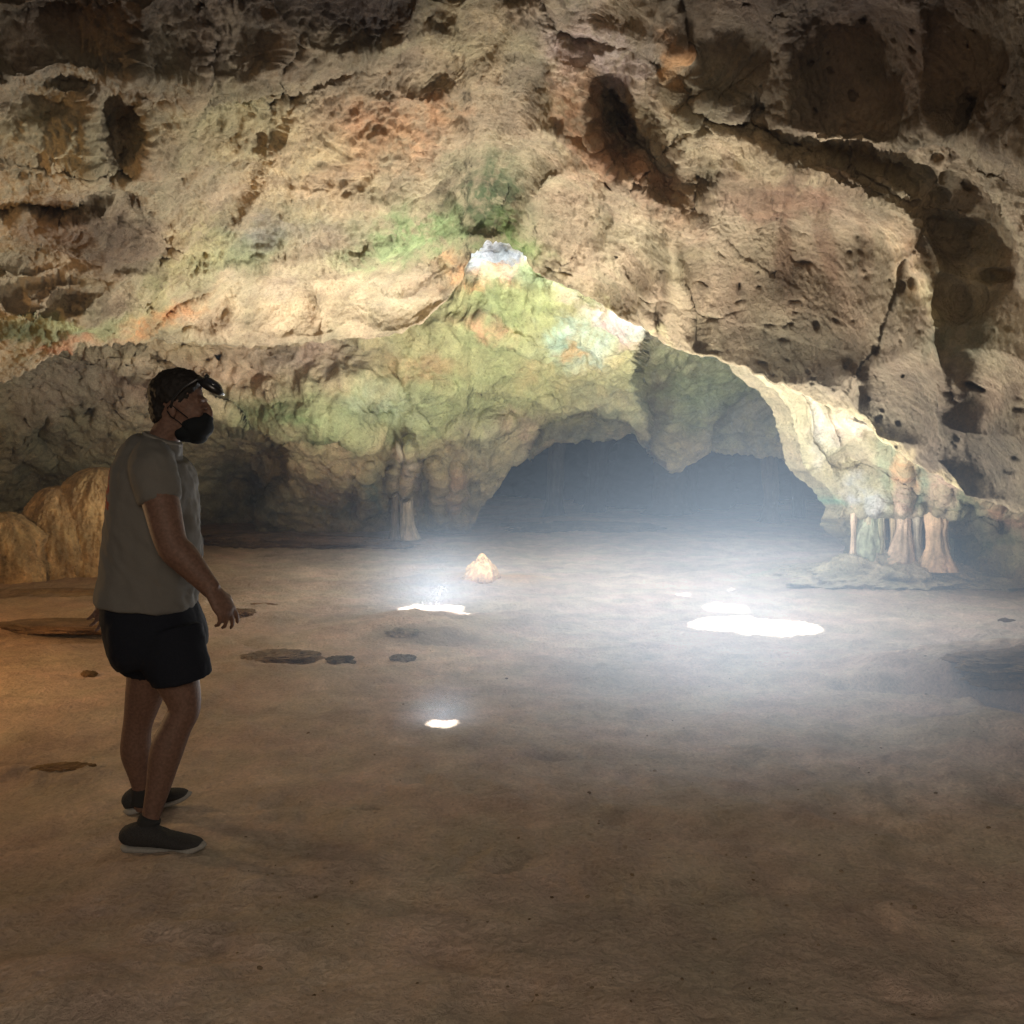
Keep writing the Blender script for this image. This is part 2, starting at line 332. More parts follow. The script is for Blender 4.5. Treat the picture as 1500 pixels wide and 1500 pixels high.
V = displace(V, 1.0, Rr, 3, big=0.14, mid=0.026, scal=0.044, cell=9.5, fine=0.020, ani=(1, 1, .75))
# roll the lip back and up so that the overhang has a real underside and thickness
extra = []
last = V[-1]; prev = V[-1]
for k, (b, up) in enumerate([(0.05, -0.01), (0.11, 0.0), (0.2, 0.04), (0.3, 0.12), (0.42, 0.3), (0.52, 0.6), (0.6, 1.1)]):
    r = last.copy(); d = last / np.linalg.norm(last, axis=1, keepdims=True)
    r[:, 1] += b; r[:, 0] += b * d[:, 0] / d[:, 1]; r[:, 2] = last[:, 2] + b * (last[:, 2] - CH) / last[:, 1] + up
    n = fbm(r * 2.5, 3, 8) * 0.08 * min(1, k / 2 + .2); r[:, 2] += n; extra.append(r)
V = np.concatenate([V, np.array(extra)])
tan, grey, org, grn, brn, crm, wht, pnk = (160, 144, 118), (130, 118, 100), (190, 138, 92), (118, 132, 84), (104, 84, 64), (200, 178, 138), (214, 208, 196), (190, 160, 140)
C = np.zeros(X.shape + (3,)) + lin(tan)
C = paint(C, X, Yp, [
    (200, -70, 520, 225, 0, (60, 46, 34), 0.98), (1280, -40, 420, 262, 8, (66, 50, 37), 0.98), (1450, 120, 200, 120, 0, brn, 0.7),  # top corners darkened in colour, painted falloff of the light
    (100, 110, 240, 34, -4, grey, 0.6), (480, -10, 200, 62, 5, (52, 40, 28), .98), (560, 20, 60, 50, 0, (48, 36, 26), .98), (130, 345, 110, 60, 10, (96, 78, 60), .95), (150, 440, 70, 26, 0, (100, 82, 62), .9), (168, 205, 28, 55, 0, (104, 88, 64), .9), (330, 190, 110, 60, 0, (158, 146, 100), 0.6), (60, 210, 100, 70, 0, (166, 150, 112), .5),  # lobes turned away from the light get their shade as dark brown colour
    (120, 480, 110, 16, 0, (150, 158, 104), 0.7), (30, 500, 50, 30, 0, (90, 96, 58), 0.9), (95, 505, 60, 10, -10, (188, 130, 88), .8),
    (560, 190, 90, 45, 0, (190, 142, 98), 0.9), (420, 250, 60, 90, 20, (206, 178, 132), .7), (640, 155, 30, 22, 0, org, .8), (500, 250, 70, 60, 0, (196, 164, 118), .6),
    (620, 335, 95, 42, -10, (126, 150, 92), 0.95), (570, 370, 70, 22, 0, (150, 168, 112), .8), (720, 280, 70, 60, 40, (74, 88, 56), .95), (760, 350, 60, 30, 30, (112, 134, 72), .95), (650, 295, 26, 30, 0, (92, 72, 56), .7),
    (350, 370, 110, 34, -25, (140, 146, 104), .8), (290, 360, 40, 60, 35, (176, 166, 112), .7), (230, 430, 30, 50, 30, (150, 150, 84), .7), (390, 340, 46, 28, 0, (128, 122, 118), .7), (480, 345, 60, 30, 0, grey, .5),
    (430, 440, 220, 45, 0, (196, 172, 134), .9), (240, 465, 70, 15, -30, (212, 148, 88), .95), (580, 430, 70, 30, 0, (188, 168, 140), .7), (400, 420, 60, 20, 0, (176, 160, 136), .5), (670, 400, 30, 26, -45, (212, 158, 104), .8),
    (840, 60, 60, 60, 0, (182, 158, 146), .8), (900, 80, 70, 40, 20, (172, 150, 142), .7), (850, 180, 40, 90, -12, (184, 138, 98), .85), (920, 240, 80, 26, 35, (196, 146, 104), .9), (985, 300, 36, 60, -20, (190, 140, 104), .6), (990, 100, 14, 46, -18, (196, 140, 78), .9),
    (905, 170, 26, 60, 0, (104, 88, 70), .8), (775, 110, 30, 60, 0, (96, 88, 74), .8), (700, 70, 80, 80, 0, (170, 150, 110), .6), (960, 170, 40, 50, 0, (140, 122, 84), .7),
    (1120, 230, 130, 40, 15, (190, 166, 126), .8), (1300, 260, 90, 40, 20, (172, 152, 120), .6), (1150, 280, 110, 26, 5, (120, 84, 62), .75), (1130, 300, 40, 60, 0, (122, 92, 66), .5),
    (1180, 430, 200, 120, 0, (118, 98, 74), .95), (1330, 380, 26, 70, -20, (206, 172, 132), .85), (1365, 440, 16, 50, -20, (190, 176, 130), .7), (1000, 400, 50, 90, 0, (150, 132, 98), .6),  # overhang face here and below darkened in colour, standing in for weaker light
    (1400, 500, 60, 36, 0, (110, 110, 84), .7), (1340, 600, 150, 80, 25, (92, 80, 62), .95), (1450, 590, 80, 60, 0, (108, 88, 68), .8), (1440, 680, 110, 70, 0, (88, 76, 60), .9), (1180, 520, 130, 50, 20, (112, 98, 76), .8), (1240, 580, 100, 22, 30, (124, 112, 90), .6),
    (1290, 650, 60, 14, 35, (188, 172, 124), .8), (1400, 720, 80, 12, 28, (190, 170, 124), .8), (930, 478, 80, 10, 30, (186, 176, 126), .8), (1440, 330, 60, 60, 0, (128, 116, 92), .6), (840, 300, 60, 60, 0, (146, 124, 96), .6)])
# dark drip stains running down the smooth overhang
ss = vnoise(np.stack([X.ravel() / 26, Yp.ravel() / 150, X.ravel() * 0], 1), 61).reshape(X.shape)
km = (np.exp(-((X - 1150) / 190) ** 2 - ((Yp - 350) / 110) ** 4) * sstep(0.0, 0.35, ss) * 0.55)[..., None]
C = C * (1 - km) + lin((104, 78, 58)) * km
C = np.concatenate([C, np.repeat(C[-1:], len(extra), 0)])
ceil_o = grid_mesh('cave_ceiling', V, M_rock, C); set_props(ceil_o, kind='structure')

# ---- back wall sheet
BOT = [(-400, 830), (560, 830), (640, 800), (684, 790), (692, 764), (705, 736), (735, 700), (765, 668), (800, 650), (850, 645), (930, 640), (955, 672), (985, 696), (1012, 676), (1040, 655), (1075, 660), (1100, 660), (1165, 668), (1250, 690), (1500, 700)]
px = np.arange(-400, 1300, 2.6); nr = 210
bot = interp(BOT, px) + fbm(np.stack([px / 37, px * 0, px * 0 + 3], 1), 4, 31) * 16
top = interp(LIP, px) - 46
v = np.linspace(0, 1, nr); X = np.repeat(px[None], nr, 0); Yp = top[None] + (bot - top)[None] * v[:, None]
ctrl = [(-400, 560, 9), (-400, 800, 9.5), (-150, 560, 10), (-150, 800, 11.2), (0, 520, 10.6), (150, 480, 11.2), (300, 480, 11.4), (450, 470, 11.4), (600, 440, 11.4), (700, 350, 11.2), (740, 330, 11.4), (800, 400, 10.7), (900, 460, 10.4), (950, 490, 10.4),
        (0, 650, 11.4), (0, 780, 12.6), (150, 780, 13.2), (200, 620, 11.6), (300, 580, 11.6), (340, 700, 14.2), (340, 790, 15.0), (450, 600, 11.6), (480, 700, 12.6), (500, 770, 14.2), (560, 620, 12.2), (600, 760, 14.2), (650, 540, 11.8),
        (700, 660, 12.6), (690, 780, 14.2), (780, 600, 12.6), (850, 540, 12), (940, 560, 11.6), (700, 460, 10.9), (850, 470, 10.7), (1100, 500, 11.6), (1050, 600, 12.6), (1250, 560, 12), (1250, 680, 13), (1100, 660, 13.4), (450, 520, 11.5)]
Yd = rbf(ctrl, X, Yp)
feats = [
    ('step', [(948, 440), (942, 505), (930, 545), (945, 600), (952, 680)], (1050, 600), 1.2, 7, 0),
    ('step', [(740, 720), (765, 668), (790, 622), (830, 600), (870, 598), (920, 612), (950, 650)], (860, 640), 1.7, 5, 0),
    ('step', [(320, 610), (345, 622), (390, 632), (415, 650), (420, 700), (380, 740), (375, 800)], (340, 720), 0.9, 6, 0),
    ('step', [(300, 620), (345, 618), (400, 640), (418, 672), (412, 720), (385, 745)], (460, 700), -0.3, 8, 70),
    ('step', [(410, 640), (440, 625), (500, 630), (550, 655), (575, 675), (600, 668)], (500, 600), -0.5, 6, 70),
    ('step', [(180, 500), (250, 540), (300, 575)], (150, 600), -0.3, 6, 120),
    ('step', [(300, 505), (400, 498), (560, 500), (600, 560)], (450, 560), 0.15, 6, 120),
    ('ridge', [(450, 560), (550, 555), (650, 560)], 16, -0.14), ('ridge', [(640, 480), (700, 470), (780, 510), (850, 540)], 14, -0.16),
    ('ridge', [(700, 640), (760, 610), (800, 590)], 14, -0.2), ('ridge', [(690, 420), (740, 400), (800, 430), (850, 440), (940, 490)], 14, -0.2),
    ('ridge', [(578, 660), (582, 760)], 5, -0.5), ('ridge', [(598, 655), (598, 775)], 6, -0.6), ('ridge', [(640, 680), (640, 760)], 12, -0.3), ('ridge', [(668, 690), (668, 760)], 8, -0.35),
    ('dent', 620, 710, 12, 40, 0, 0.5, 3), ('dent', 654, 730, 6, 30, 0, 0.5, 3), ('ridge', [(500, 690), (505, 750)], 8, -0.2), ('ridge', [(540, 680), (535, 750)], 9, -0.25), ('dent', 520, 740, 12, 26, 0, .5, 3),
    ('dent', 360, 700, 30, 40, 0, 0.5, 3), ('dent', 690, 590, 60, 26, -20, 0.2, 2.4), ('dent', 560, 600, 40, 18, 0, 0.14, 2.4), ('dent', 380, 560, 50, 14, 0, 0.14, 2.4), ('dent', 850, 490, 30, 18, 0, 0.14, 2.4),
    ('dent', 735, 372, 36, 22, 0, 0.6, 3), ('dent', 1010, 560, 50, 34, 0, 0.3, 2.5), ('step', [(1040, 640), (1060, 590), (1110, 570), (1160, 600)], (1110, 620), 0.4, 8, 120),
    ('dent', 60, 640, 24, 16, 30, 0.3, 3), ('dent', 90, 660, 16, 22, 30, 0.2, 3), ('dent', 30, 680, 30, 14, 20, 0.25, 3), ('dent', 70, 710, 40, 20, 0, .4, 3),
]
for k in range(200):
    a, b = random.uniform(-50, 420), random.uniform(500, 760); s = random.choice([1.6, 2.2, 3.2]); feats.append(('pit', a, b, s * random.uniform(1, 1.8), s, random.uniform(-60, 60), s * .05))
for a in [(98, 608, 7, 5, 0, .3), (135, 602, 6, 6, 0, .3), (62, 622, 9, 14, 20, .3), (180, 580, 4, 4, 0, .2), (210, 608, 6, 4, 40, .3), (320, 520, 6, 5, 0, .3)]: feats.append(('pit', *a))
Yd = sculpt(Yd, X, Yp, feats); V = P(X, Yp, Yd)
Rr = 0.55 + 0.3 * np.exp(-((X - 570) / 160) ** 2 - ((Yp - 610) / 50) ** 2) + 0 * X
V = displace(V, 1.2, Rr, 13, big=0.2, mid=0.13, scal=0.10, cell=4.6, fine=0.02, ani=(1, 1, .8))
extra = []; last = V[-1]
for k, (b, up) in enumerate([(0.1, -0.01), (0.25, 0.02), (0.5, 0.1), (1.0, 0.22), (1.8, 0.4), (2.6, 0.7)]):
    r = last.copy(); r[:, 1] += b; r[:, 0] += b * last[:, 0] / last[:, 1]; r[:, 2] = last[:, 2] + b * (last[:, 2] - CH) / last[:, 1] + up; r[:, 2] += fbm(r * 1.5, 3, 8) * 0.1; extra.append(r)
V = np.concatenate([V, np.array(extra)])
C = np.zeros(X.shape + (3,)) + lin((172, 158, 118))
C = paint(C, X, Yp, [
    (120, 560, 170, 70, 0, (150, 136, 112), .9), (60, 680, 110, 80, 0, (120, 114, 88), .85), (200, 560, 60, 60, 0, (156, 136, 108), .6), (380, 540, 160, 60, 0, (190, 164, 126), .9), (470, 520, 120, 22, 0, (150, 130, 112), .7),
    (600, 600, 220, 50, 0, (150, 158, 104), .95), (420, 610, 90, 24, 8, (126, 146, 88), .9), (720, 520, 170, 80, 0, (160, 166, 108), .9), (760, 430, 110, 50, 0, (166, 176, 112), .95), (560, 590, 60, 30, 0, (176, 186, 150), .6),
    (700, 480, 40, 14, 20, (206, 156, 110), .8), (610, 540, 70, 16, 0, (196, 164, 112), .7), (810, 540, 60, 14, 0, (190, 170, 110), .6),
    (880, 500, 70, 34, 0, (190, 214, 188), .85), (905, 470, 60, 16, 30, (226, 206, 190), .9), (820, 480, 30, 14, 0, (170, 206, 176), .8), (920, 520, 30, 30, 0, (214, 196, 120), .8), (840, 505, 20, 10, 0, (216, 160, 90), .8), (910, 490, 34, 10, 40, (214, 140, 150), .5),
    (735, 365, 60, 30, 0, (232, 234, 240), 1.0), (735, 395, 60, 12, 0, (206, 152, 100), .95), (690, 420, 26, 16, -45, (214, 156, 96), .95),  # rock in the small opening whitened, daylight put into its colour
    (360, 690, 70, 70, 0, (140, 126, 96), .9), (470, 680, 60, 50, 0, (170, 146, 108), .9), (500, 730, 60, 24, 0, (130, 104, 84), .8), (545, 730, 20, 30, 0, (96, 128, 116), .7), (400, 740, 50, 24, 0, (120, 120, 100), .8),
    (600, 700, 14, 60, 0, (200, 178, 160), .8), (578, 720, 8, 50, 0, (100, 88, 78), .8), (650, 700, 50, 50, 0, (150, 132, 92), .8), (670, 720, 12, 40, 0, (176, 136, 96), .7), (720, 640, 60, 40, 0, (148, 142, 110), .7), (760, 625, 30, 22, 0, (170, 138, 104), .6),
    (1050, 560, 140, 80, 0, (150, 160, 112), .95), (900, 590, 60, 30, 0, (140, 146, 112), .6), (1110, 620, 60, 50, 0, (146, 146, 126), .9), (860, 630, 80, 26, 0, (126, 130, 106), .8), (960, 600, 20, 60, 0, (130, 118, 92), .8)], 23)
C = np.clip(C * np.array([1.28, 1.27, 1.34]), 0, .72)
C = np.concatenate([C, np.repeat(C[-1:], len(extra), 0)])
back_o = grid_mesh('cave_back_wall', V, M_rock, C); set_props(back_o, kind='structure')

# ---- passage wall far behind, near-black colour stands in for its gloom
px = np.arange(480, 1500, 8.0); X = np.repeat(px[None], 60, 0); Yp = np.repeat(np.linspace(520, 775, 60)[:, None], len(px), 1)
Yd = 19.5 + 1.6 * np.sin(X / 90) + 0 * X
V = displace(P(X, Yp, Yd), 2.0, None, 21, big=0.5, mid=0.25, scal=0.1, cell=2.0)
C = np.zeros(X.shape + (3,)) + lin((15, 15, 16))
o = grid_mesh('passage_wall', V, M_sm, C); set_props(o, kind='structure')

# ---- right hand formation wall (bright, with a shelf)
LX = [(480, 1050), (520, 1085), (545, 1100), (575, 1138), (600, 1158), (640, 1166), (680, 1174), (700, 1194), (716, 1218), (730, 1224), (742, 1234), (752, 1228), (765, 1224), (776, 1232), (786, 1256), (800, 1262), (830, 1256), (860, 1240), (900, 1220)]
rows = np.arange(490, 900, 1.9); lx = interp(LX, rows) + fbm(np.stack([rows / 9, rows * 0, rows * 0], 1), 3, 44) * 5
u = np.linspace(0, 1, 300) ** 1.0; X = lx[:, None] + (1720 - lx)[:, None] * u[None]; Yp = np.repeat(rows[:, None], 300, 1)
ctrl = [(1050, 480, 9.2), (1100, 540, 9.4), (1160, 600, 9.8), (1170, 670, 10.0), (1230, 735, 9.9), (1250, 790, 10.5), (1250, 850, 10.3), (1250, 600, 9.0), (1280, 680, 9.6), (1300, 740, 9.7), (1300, 800, 10.5), (1300, 850, 10.0),
        (1400, 700, 9.4), (1400, 750, 9.6), (1400, 800, 10.3), (1420, 860, 9.8), (1500, 720, 9.0), (1500, 800, 9.6), (1700, 720, 8.6), (1700, 860, 9.0), (1300, 900, 9.2), (1700, 900, 8.4)]
Yd = rbf(ctrl, X, Yp)
feats = [('ridge', [(1225, 745), (1280, 748), (1340, 752), (1400, 745)], 14, -0.16), ('step', [(1222, 752), (1280, 756), (1340, 756), (1420, 755)], (1300, 790), 0.35, 3, 80),
         ('ridge', [(1283, 750), (1282, 830)], 5, -0.14), ('ridge', [(1262, 756), (1268, 800), (1264, 835)], 7, -0.14), ('ridge', [(1300, 760), (1300, 810), (1290, 835)], 8, -0.14), ('ridge', [(1325, 640), (1326, 700), (1322, 760), (1318, 800), (1330, 830)], 9, -0.16),
         ('ridge', [(1342, 760), (1340, 800), (1345, 830)], 5, -0.14), ('ridge', [(1352, 740), (1356, 820)], 6, -0.14), ('ridge', [(1385, 690), (1382, 740), (1368, 775), (1366, 800)], 10, -0.16), ('ridge', [(1400, 750), (1420, 800)], 14, -0.2),
         ('dent', 1310, 785, 7, 22, 0, 0.5, 3), ('dent', 1272, 790, 5, 24, 0, .4, 3), ('dent', 1333, 790, 4, 20, 0, 0.45, 3), ('dent', 1350, 790, 4, 18, 0, .3, 3), ('dent', 1376, 785, 4, 18, 0, .3, 3), ('dent', 1290, 775, 3, 14, 0, .3, 3),
         ('dent', 1250, 670, 30, 14, 0, .15, 2.5), ('ridge', [(1170, 560), (1190, 640), (1215, 700)], 9, -0.12), ('ridge', [(1200, 580), (1230, 650)], 8, -0.1), ('step', [(1180, 690), (1240, 660), (1300, 690)], (1250, 720), .2, 5, 60),
         ('ridge', [(1250, 620), (1330, 640), (1400, 700), (1460, 740)], 12, -0.25), ('dent', 1430, 760, 30, 8, 0, .3, 3), ('dent', 1470, 770, 14, 8, 0, .25, 3), ('dent', 1425, 740, 30, 8, 0, .2, 3)]
Yd = sculpt(Yd, X, Yp, feats); V = P(X, Yp, Yd)
V = displace(V, 0.8, None, 33, big=0.14, mid=0.07, scal=0.045, cell=6.5, fine=0.012, ani=(1, 1, .6))
ex = []; first = V[:, 0]
for b, s_ in [(0.7, -.2), (0.45, 0.02), (0.2, 0.015)]:
    r = first.copy(); r[:, 1] += b; r[:, 0] += b * first[:, 0] / first[:, 1] + s_ + .02; r[:, 2] += b * (first[:, 2] - CH) / first[:, 1]; ex.append(r)
V = np.concatenate([np.array(ex).transpose(1, 0, 2), V], 1)
C = np.zeros(X.shape + (3,)) + lin((186, 176, 146))
C = paint(C, X, Yp, [(1190, 620, 30, 90, -20, (196, 180, 140), .8), (1200, 620, 16, 60, -15, (206, 206, 200), .7), (1250, 620, 40, 34, 20, (216, 196, 172), .9), (1265, 725, 34, 26, 0, (206, 206, 208), .95), (1240, 690, 50, 20, 0, (170, 160, 116), .7),
    (1215, 735, 20, 16, 0, (130, 176, 150), .9), (1325, 690, 15, 34, 0, (212, 152, 98), .95), (1324, 740, 16, 26, 0, (216, 180, 160), .95), (1300, 690, 16, 50, 0, (160, 168, 134), .9), (1355, 720, 22, 44, 0, (150, 164, 138), .95),
    (1388, 715, 20, 44, 10, (216, 180, 156), .95), (1430, 740, 44, 30, 20, (120, 134, 98), .9), (1375, 780, 14, 30, 0, (190, 144, 112), .8), (1420, 780, 40, 26, 0, (140, 122, 92), .7), (1300, 800, 60, 36, 0, (176, 172, 160), .6), (1470, 745, 40, 20, 20, (206, 160, 120), .9),
    (1450, 790, 60, 18, 0, (112, 128, 90), .8), (1500, 770, 40, 24, 20, (196, 156, 130), .8), (1280, 640, 20, 14, 0, (150, 140, 92), .7), (1310, 790, 8, 24, 0, (110, 100, 90), .8), (1345, 795, 12, 30, 0, (108, 126, 104), .8), (1450, 850, 120, 26, 0, (176, 152, 128), .8)], 27)
C = np.concatenate([np.repeat(C[:, :1], 3, 1), C], 1)
o = grid_mesh('cave_side_wall', V, M_rock, C); set_props(o, kind='structure')

# ------------------------------------------------------------------ floor
ys = [-6.0]
while ys[-1] < 32: ys.append(ys[-1] + (0.35 if ys[-1] < 1.6 else 0.0042 * ys[-1] ** 1.05 + 0.002))
ys = np.array(ys); us = np.linspace(-1, 1, 640); wid = np.maximum(4.5, 0.56 * ys + 3.4)
FX = us[None] * wid[:, None]; FY = np.repeat(ys[:, None], 640, 1)
# photo position of each ground point, used only to place relief
def proj(x, y, z=0):
    zc = y * ct - (z - CH) * st; zc = np.where(zc < .3, .3, zc); return 750 + F * x / zc, 750 - F * (y * st + (z - CH) * ct) / zc
pxF, pyF = proj(FX, FY)
q = np.stack([FX.ravel(), FY.ravel(), FX.ravel() * 0], 1)
H = 0.05 * fbm(q * 0.55, 3, 90) + 0.032 * fbm(q * np.array([1.8, 3.0, 1]), 4, 91) + 0.016 * fbm(q * 7, 4, 92, .6) + 0.009 * fbm(q * 28, 2, 93, .6)
H -= 0.014 * np.clip(0.55 - worley(q * np.array([3.2, 3.2, 1]), 95), 0, 1)
H = H.reshape(FX.shape)
for k in range(170):
    a_x, a_y = random.uniform(-1.0, 3.2) if k % 3 else random.uniform(-3, 3), random.uniform(2.6, 8.5)
    i0, i1 = np.searchsorted(ys, a_y - .4), np.searchsorted(ys, a_y + .4)
    an = random.uniform(0, 3.14); L_ = random.uniform(.06, .14); w_ = L_ * random.uniform(.35, .8); dx, dy = FX[i0:i1] - a_x, FY[i0:i1] - a_y
    rr = np.hypot((dx * math.cos(an) + dy * math.sin(an)) / L_, (-dx * math.sin(an) + dy * math.cos(an)) / w_)
    H[i0:i1] += random.uniform(-.016, -.004) * np.exp(-rr ** 2.6) + .005 * np.exp(-((rr - 1.25) / .3) ** 2)
def gbump(px_, py_, rx, ry, h, pw=2.0, ang=0):
    g = G(px_, py_); a = math.radians(ang); dx, dy = FX - g.x, FY - g.y
    nn = 0.22 * fbm(q * 4, 2, 99).reshape(FX.shape)
    r = np.hypot((dx * math.cos(a) + dy * math.sin(a)) / rx, (-dx * math.sin(a) + dy * math.cos(a)) / ry) * (1 + nn)
    return h * np.exp(-r ** pw)
for b in [(640, 915, .75, .45, .07, 3), (560, 935, .5, .25, .05, 3), (760, 885, .6, .5, .03, 3), (705, 850, .36, .28, .05, 2), (1410, 985, .8, .40, .10, 3, 0), (1560, 1010, .8, .7, .15, 3), (1500, 1085, .45, .3, .09, 2.5), (90, 905, 1.2, .6, .10, 4),
          (330, 905, .5, .22, .05, 3), (230, 1290, .30, .16, .022, 2), (80, 1130, .35, .10, .035, 3), (255, 1368, .14, .06, .03, 3), (50, 1440, .22, .10, .05, 3), (80, 1490, .3, .1, .05, 3), (1380, 830, 1.6, .9, .1, 3),
          (810, 1110, .12, .08, -.03, 2.5), (1383, 1056, .1, .08, -.04, 3), (850, 770, 1.4, .8, .12, 2), (1380, 957, .16, .12, -.06, 4)]:
    H += gbump(*b)
# crevice under the right-hand ledge
def gline(pts, wd, h, side=None):
    w = [G(a, b) for a, b in pts]; n2 = .25 * fbm(q * 5, 3, 71).reshape(FX.shape)
    d = np.full(FX.shape, 1e9)
    for a, b in zip(w[:-1], w[1:]):
        ex_, ey_ = b.x - a.x, b.y - a.y; t = np.clip(((FX - a.x) * ex_ + (FY - a.y) * ey_) / (ex_ ** 2 + ey_ ** 2), 0, 1)
        d = np.minimum(d, np.hypot(FX - a.x - t * ex_, FY - a.y - t * ey_))
    return h * np.exp(-(d / wd * (1 + n2)) ** 2.5)
H += gline([(1240, 1008), (1310, 1012), (1380, 1014), (1440, 1024), (1500, 1048), (1600, 1080)], .07, -.10)
H += gline([(1330, 1012), (1440, 1030), (1520, 1060)], .11, -.08)
H += gline([(345, 936), (400, 955)], .05, -.03)
FZ = H
FV = np.stack([FX, FY, FZ], -1)
C = np.zeros(FX.shape + (3,)) + lin((204, 184, 170))
nn = fbm(q * 0.8, 4, 97).reshape(FX.shape)[..., None] * 0.6 + 0.2 * fbm(q * 6, 3, 98).reshape(FX.shape)[..., None]
C = C * (1 + nn * 0.7)
wl = sstep(-0.5, -3.0, FX + 0.12 * FY)[..., None]; C = C * (1 - wl * .7) + lin((184, 138, 84)) * wl * .7 * (1 + nn * .5)  # sand on the left tinted amber, warm lamp light put into its colour
def gcol(C, px_, py_, rx, ry, c, s):
    g = G(px_, py_); r = np.hypot((FX - g.x) / rx, (FY - g.y) / ry) * (1 + .25 * fbm(q * 4, 3, 88).reshape(FX.shape)); k = (s * np.exp(-r ** 3))[..., None]; return C * (1 - k) + lin(c) * k
C = gcol(C, 1383, 1056, .1, .07, (84, 74, 62), .8); C = gcol(C, 812, 1110, .14, .09, (100, 84, 70), .5); C = gcol(C, 640, 940, .5, .2, (130, 122, 116), .6)
C = gcol(C, 720, 848, .5, .35, (206, 160, 110), .7); C = gcol(C, 1510, 1015, .6, .3, (120, 100, 84), .7)
fl = grid_mesh('ground', FV, M_floor, C); set_props(fl, kind='structure')
def floor_z(x, y):
    i = int(np.clip(np.searchsorted(ys, y), 1, len(ys) - 1)); j = int(np.clip((x / wid[i] + 1) / 2 * 639, 0, 639)); return float(FZ[i, j])

# ------------------------------------------------------------------ loose rocks and formations
def blob_rock(name, loc, size, mat, c, seed, rough=1.0, flat=0.0, n=80, lay=0.0, rz=0, ridg=0.25, taper=0.0):
    th = np.linspace(0.0, math.pi, n); ph = np.linspace(0, 2 * math.pi, 2 * n, endpoint=False)
    T, Ph = np.meshgrid(th, ph, indexing='ij')
    d = np.stack([np.sin(T) * np.cos(Ph), np.sin(T) * np.sin(Ph), np.cos(T)], -1)
    p = d.reshape(-1, 3)
    r = 1 + 0.45 * rough * fbm(p * 1.3 + seed * 3.1, 3, seed) + ridg * rough * fbm(p * 3 + seed, 4, seed + 3, .55, ridged=True)
    v_ = p * r[:, None]
    if lay: v_[:, 2] += lay * np.sin(v_[:, 2] * 14 + 3 * fbm(p * 2, 2, seed + 9)); 
    if flat: v_[:, 2] = np.where(v_[:, 2] > 0, v_[:, 2] * (1 - flat * sstep(0.2, 1, v_[:, 2])), v_[:, 2])
    if taper: v_[:, :2] *= (1 - taper * sstep(-.2, 1.1, v_[:, 2]))[:, None]
    v_ = v_ * np.array(size); 
    a = math.radians(rz); v_ = np.stack([v_[:, 0] * math.cos(a) - v_[:, 1] * math.sin(a), v_[:, 0] * math.sin(a) + v_[:, 1] * math.cos(a), v_[:, 2]], 1)
    cc = np.zeros((len(p), 3)) + lin(c) * (1 + .5 * fbm(p * 2.5, 3, seed + 5))[:, None]
    o = grid_mesh(name, v_.reshape(n, 2 * n, 3), mat, cc.reshape(n, 2 * n, 3), wrap=True); o.location = loc
    return o
def on_ground(px_, py_, dz=0.0):
    g = G(px_, py_); return (g.x, g.y, floor_z(g.x, g.y) + dz)
rk = (146, 126, 104)
R = [('flat_rock', 418, 962, (.17, .12, .05), (150, 132, 112), 5, 'flat dark layered rock slab lying right of the person on the sand', .35, 8),
     ('flat_rock', 500, 968, (.07, .06, .04), (120, 110, 96), 6, 'small dark stone just right of the flat layered slab', .2, 0),
     ('flat_rock', 590, 968, (.06, .05, .03), (150, 140, 128), 7, 'low grey stone between the layered slab and the bright pool of light', .2, 10),
     ('flat_rock', 590, 940, (.08, .05, .03), (170, 160, 148), 8, 'low pale stone below the left bright pool of light', .2, 0),
     ('flat_rock', 350, 908, (.09, .07, .04), (140, 112, 84), 9, 'brown broken stone beside the walking person\'s forward hand', .3, 20),
     ('flat_rock', 385, 888, (.08, .04, .015), (150, 118, 88), 10, 'thin flat stone behind the person\'s forward hand', .3, 0),
     ('flat_rock', 1475, 912, (.04, .03, .025), (120, 96, 70), 12, 'tiny brown clump of stones on the pale sand near the right edge', .2, 0),
     ('flat_rock', 1400, 954, (.16, .06, .035), (150, 122, 96), 13, 'small crusty ledge stone on top of the right hand sand bank', .3, 5),
     ('flat_rock', 1305, 968, (.05, .03, .015), (120, 104, 88), 14, 'small flat stone left of the sand bank at right', .2, 0),
     ('flat_rock', 130, 985, (.035, .03, .03), (150, 116, 78), 15, 'small stone on the amber lit sand left of the person', .1, 0),
     ('flat_rock', 90, 1128, (.10, .04, .02), (150, 118, 84), 16, 'half buried dark stone at the left edge level with the person\'s shins', .2, 12)]
for nm, a, b, s, c, sd, lb, ly, rz in R:
    o = blob_rock(nm, on_ground(a, b, s[2] * .05), s, M_rock, c, sd, 1.5, .4, 90, ly * .25, rz, .55); set_props(o, lb, 'rock')
for k in range(150):   # scattered pebbles
    a, b = random.uniform(330, 1500), random.uniform(940, 1480)
    s = random.choice([.002, .003, .003, .004, .006])
    o = blob_rock('pebble', on_ground(a, b, s * .3), (s * 1.5, s, s * .7), M_floor, random.choice([(150, 130, 108), (170, 150, 130), (128, 108, 88)]), 200 + k % 7, 1, 0, 10, 0, random.uniform(0, 180))
    set_props(o, 'tiny dark pebble on the open sandy cave floor', 'pebble', 'pebbles scattered over the sand')

o = blob_rock('stalagmite', on_ground(705, 853, .0), (.17, .15, .20), M_rock, (222, 184, 140), 31, .8, 0, 90, 0, 0, .3, taper=.42)
set_props(o, 'small pale orange cone of stalagmite standing alone in the middle of the floor', 'stalagmite')

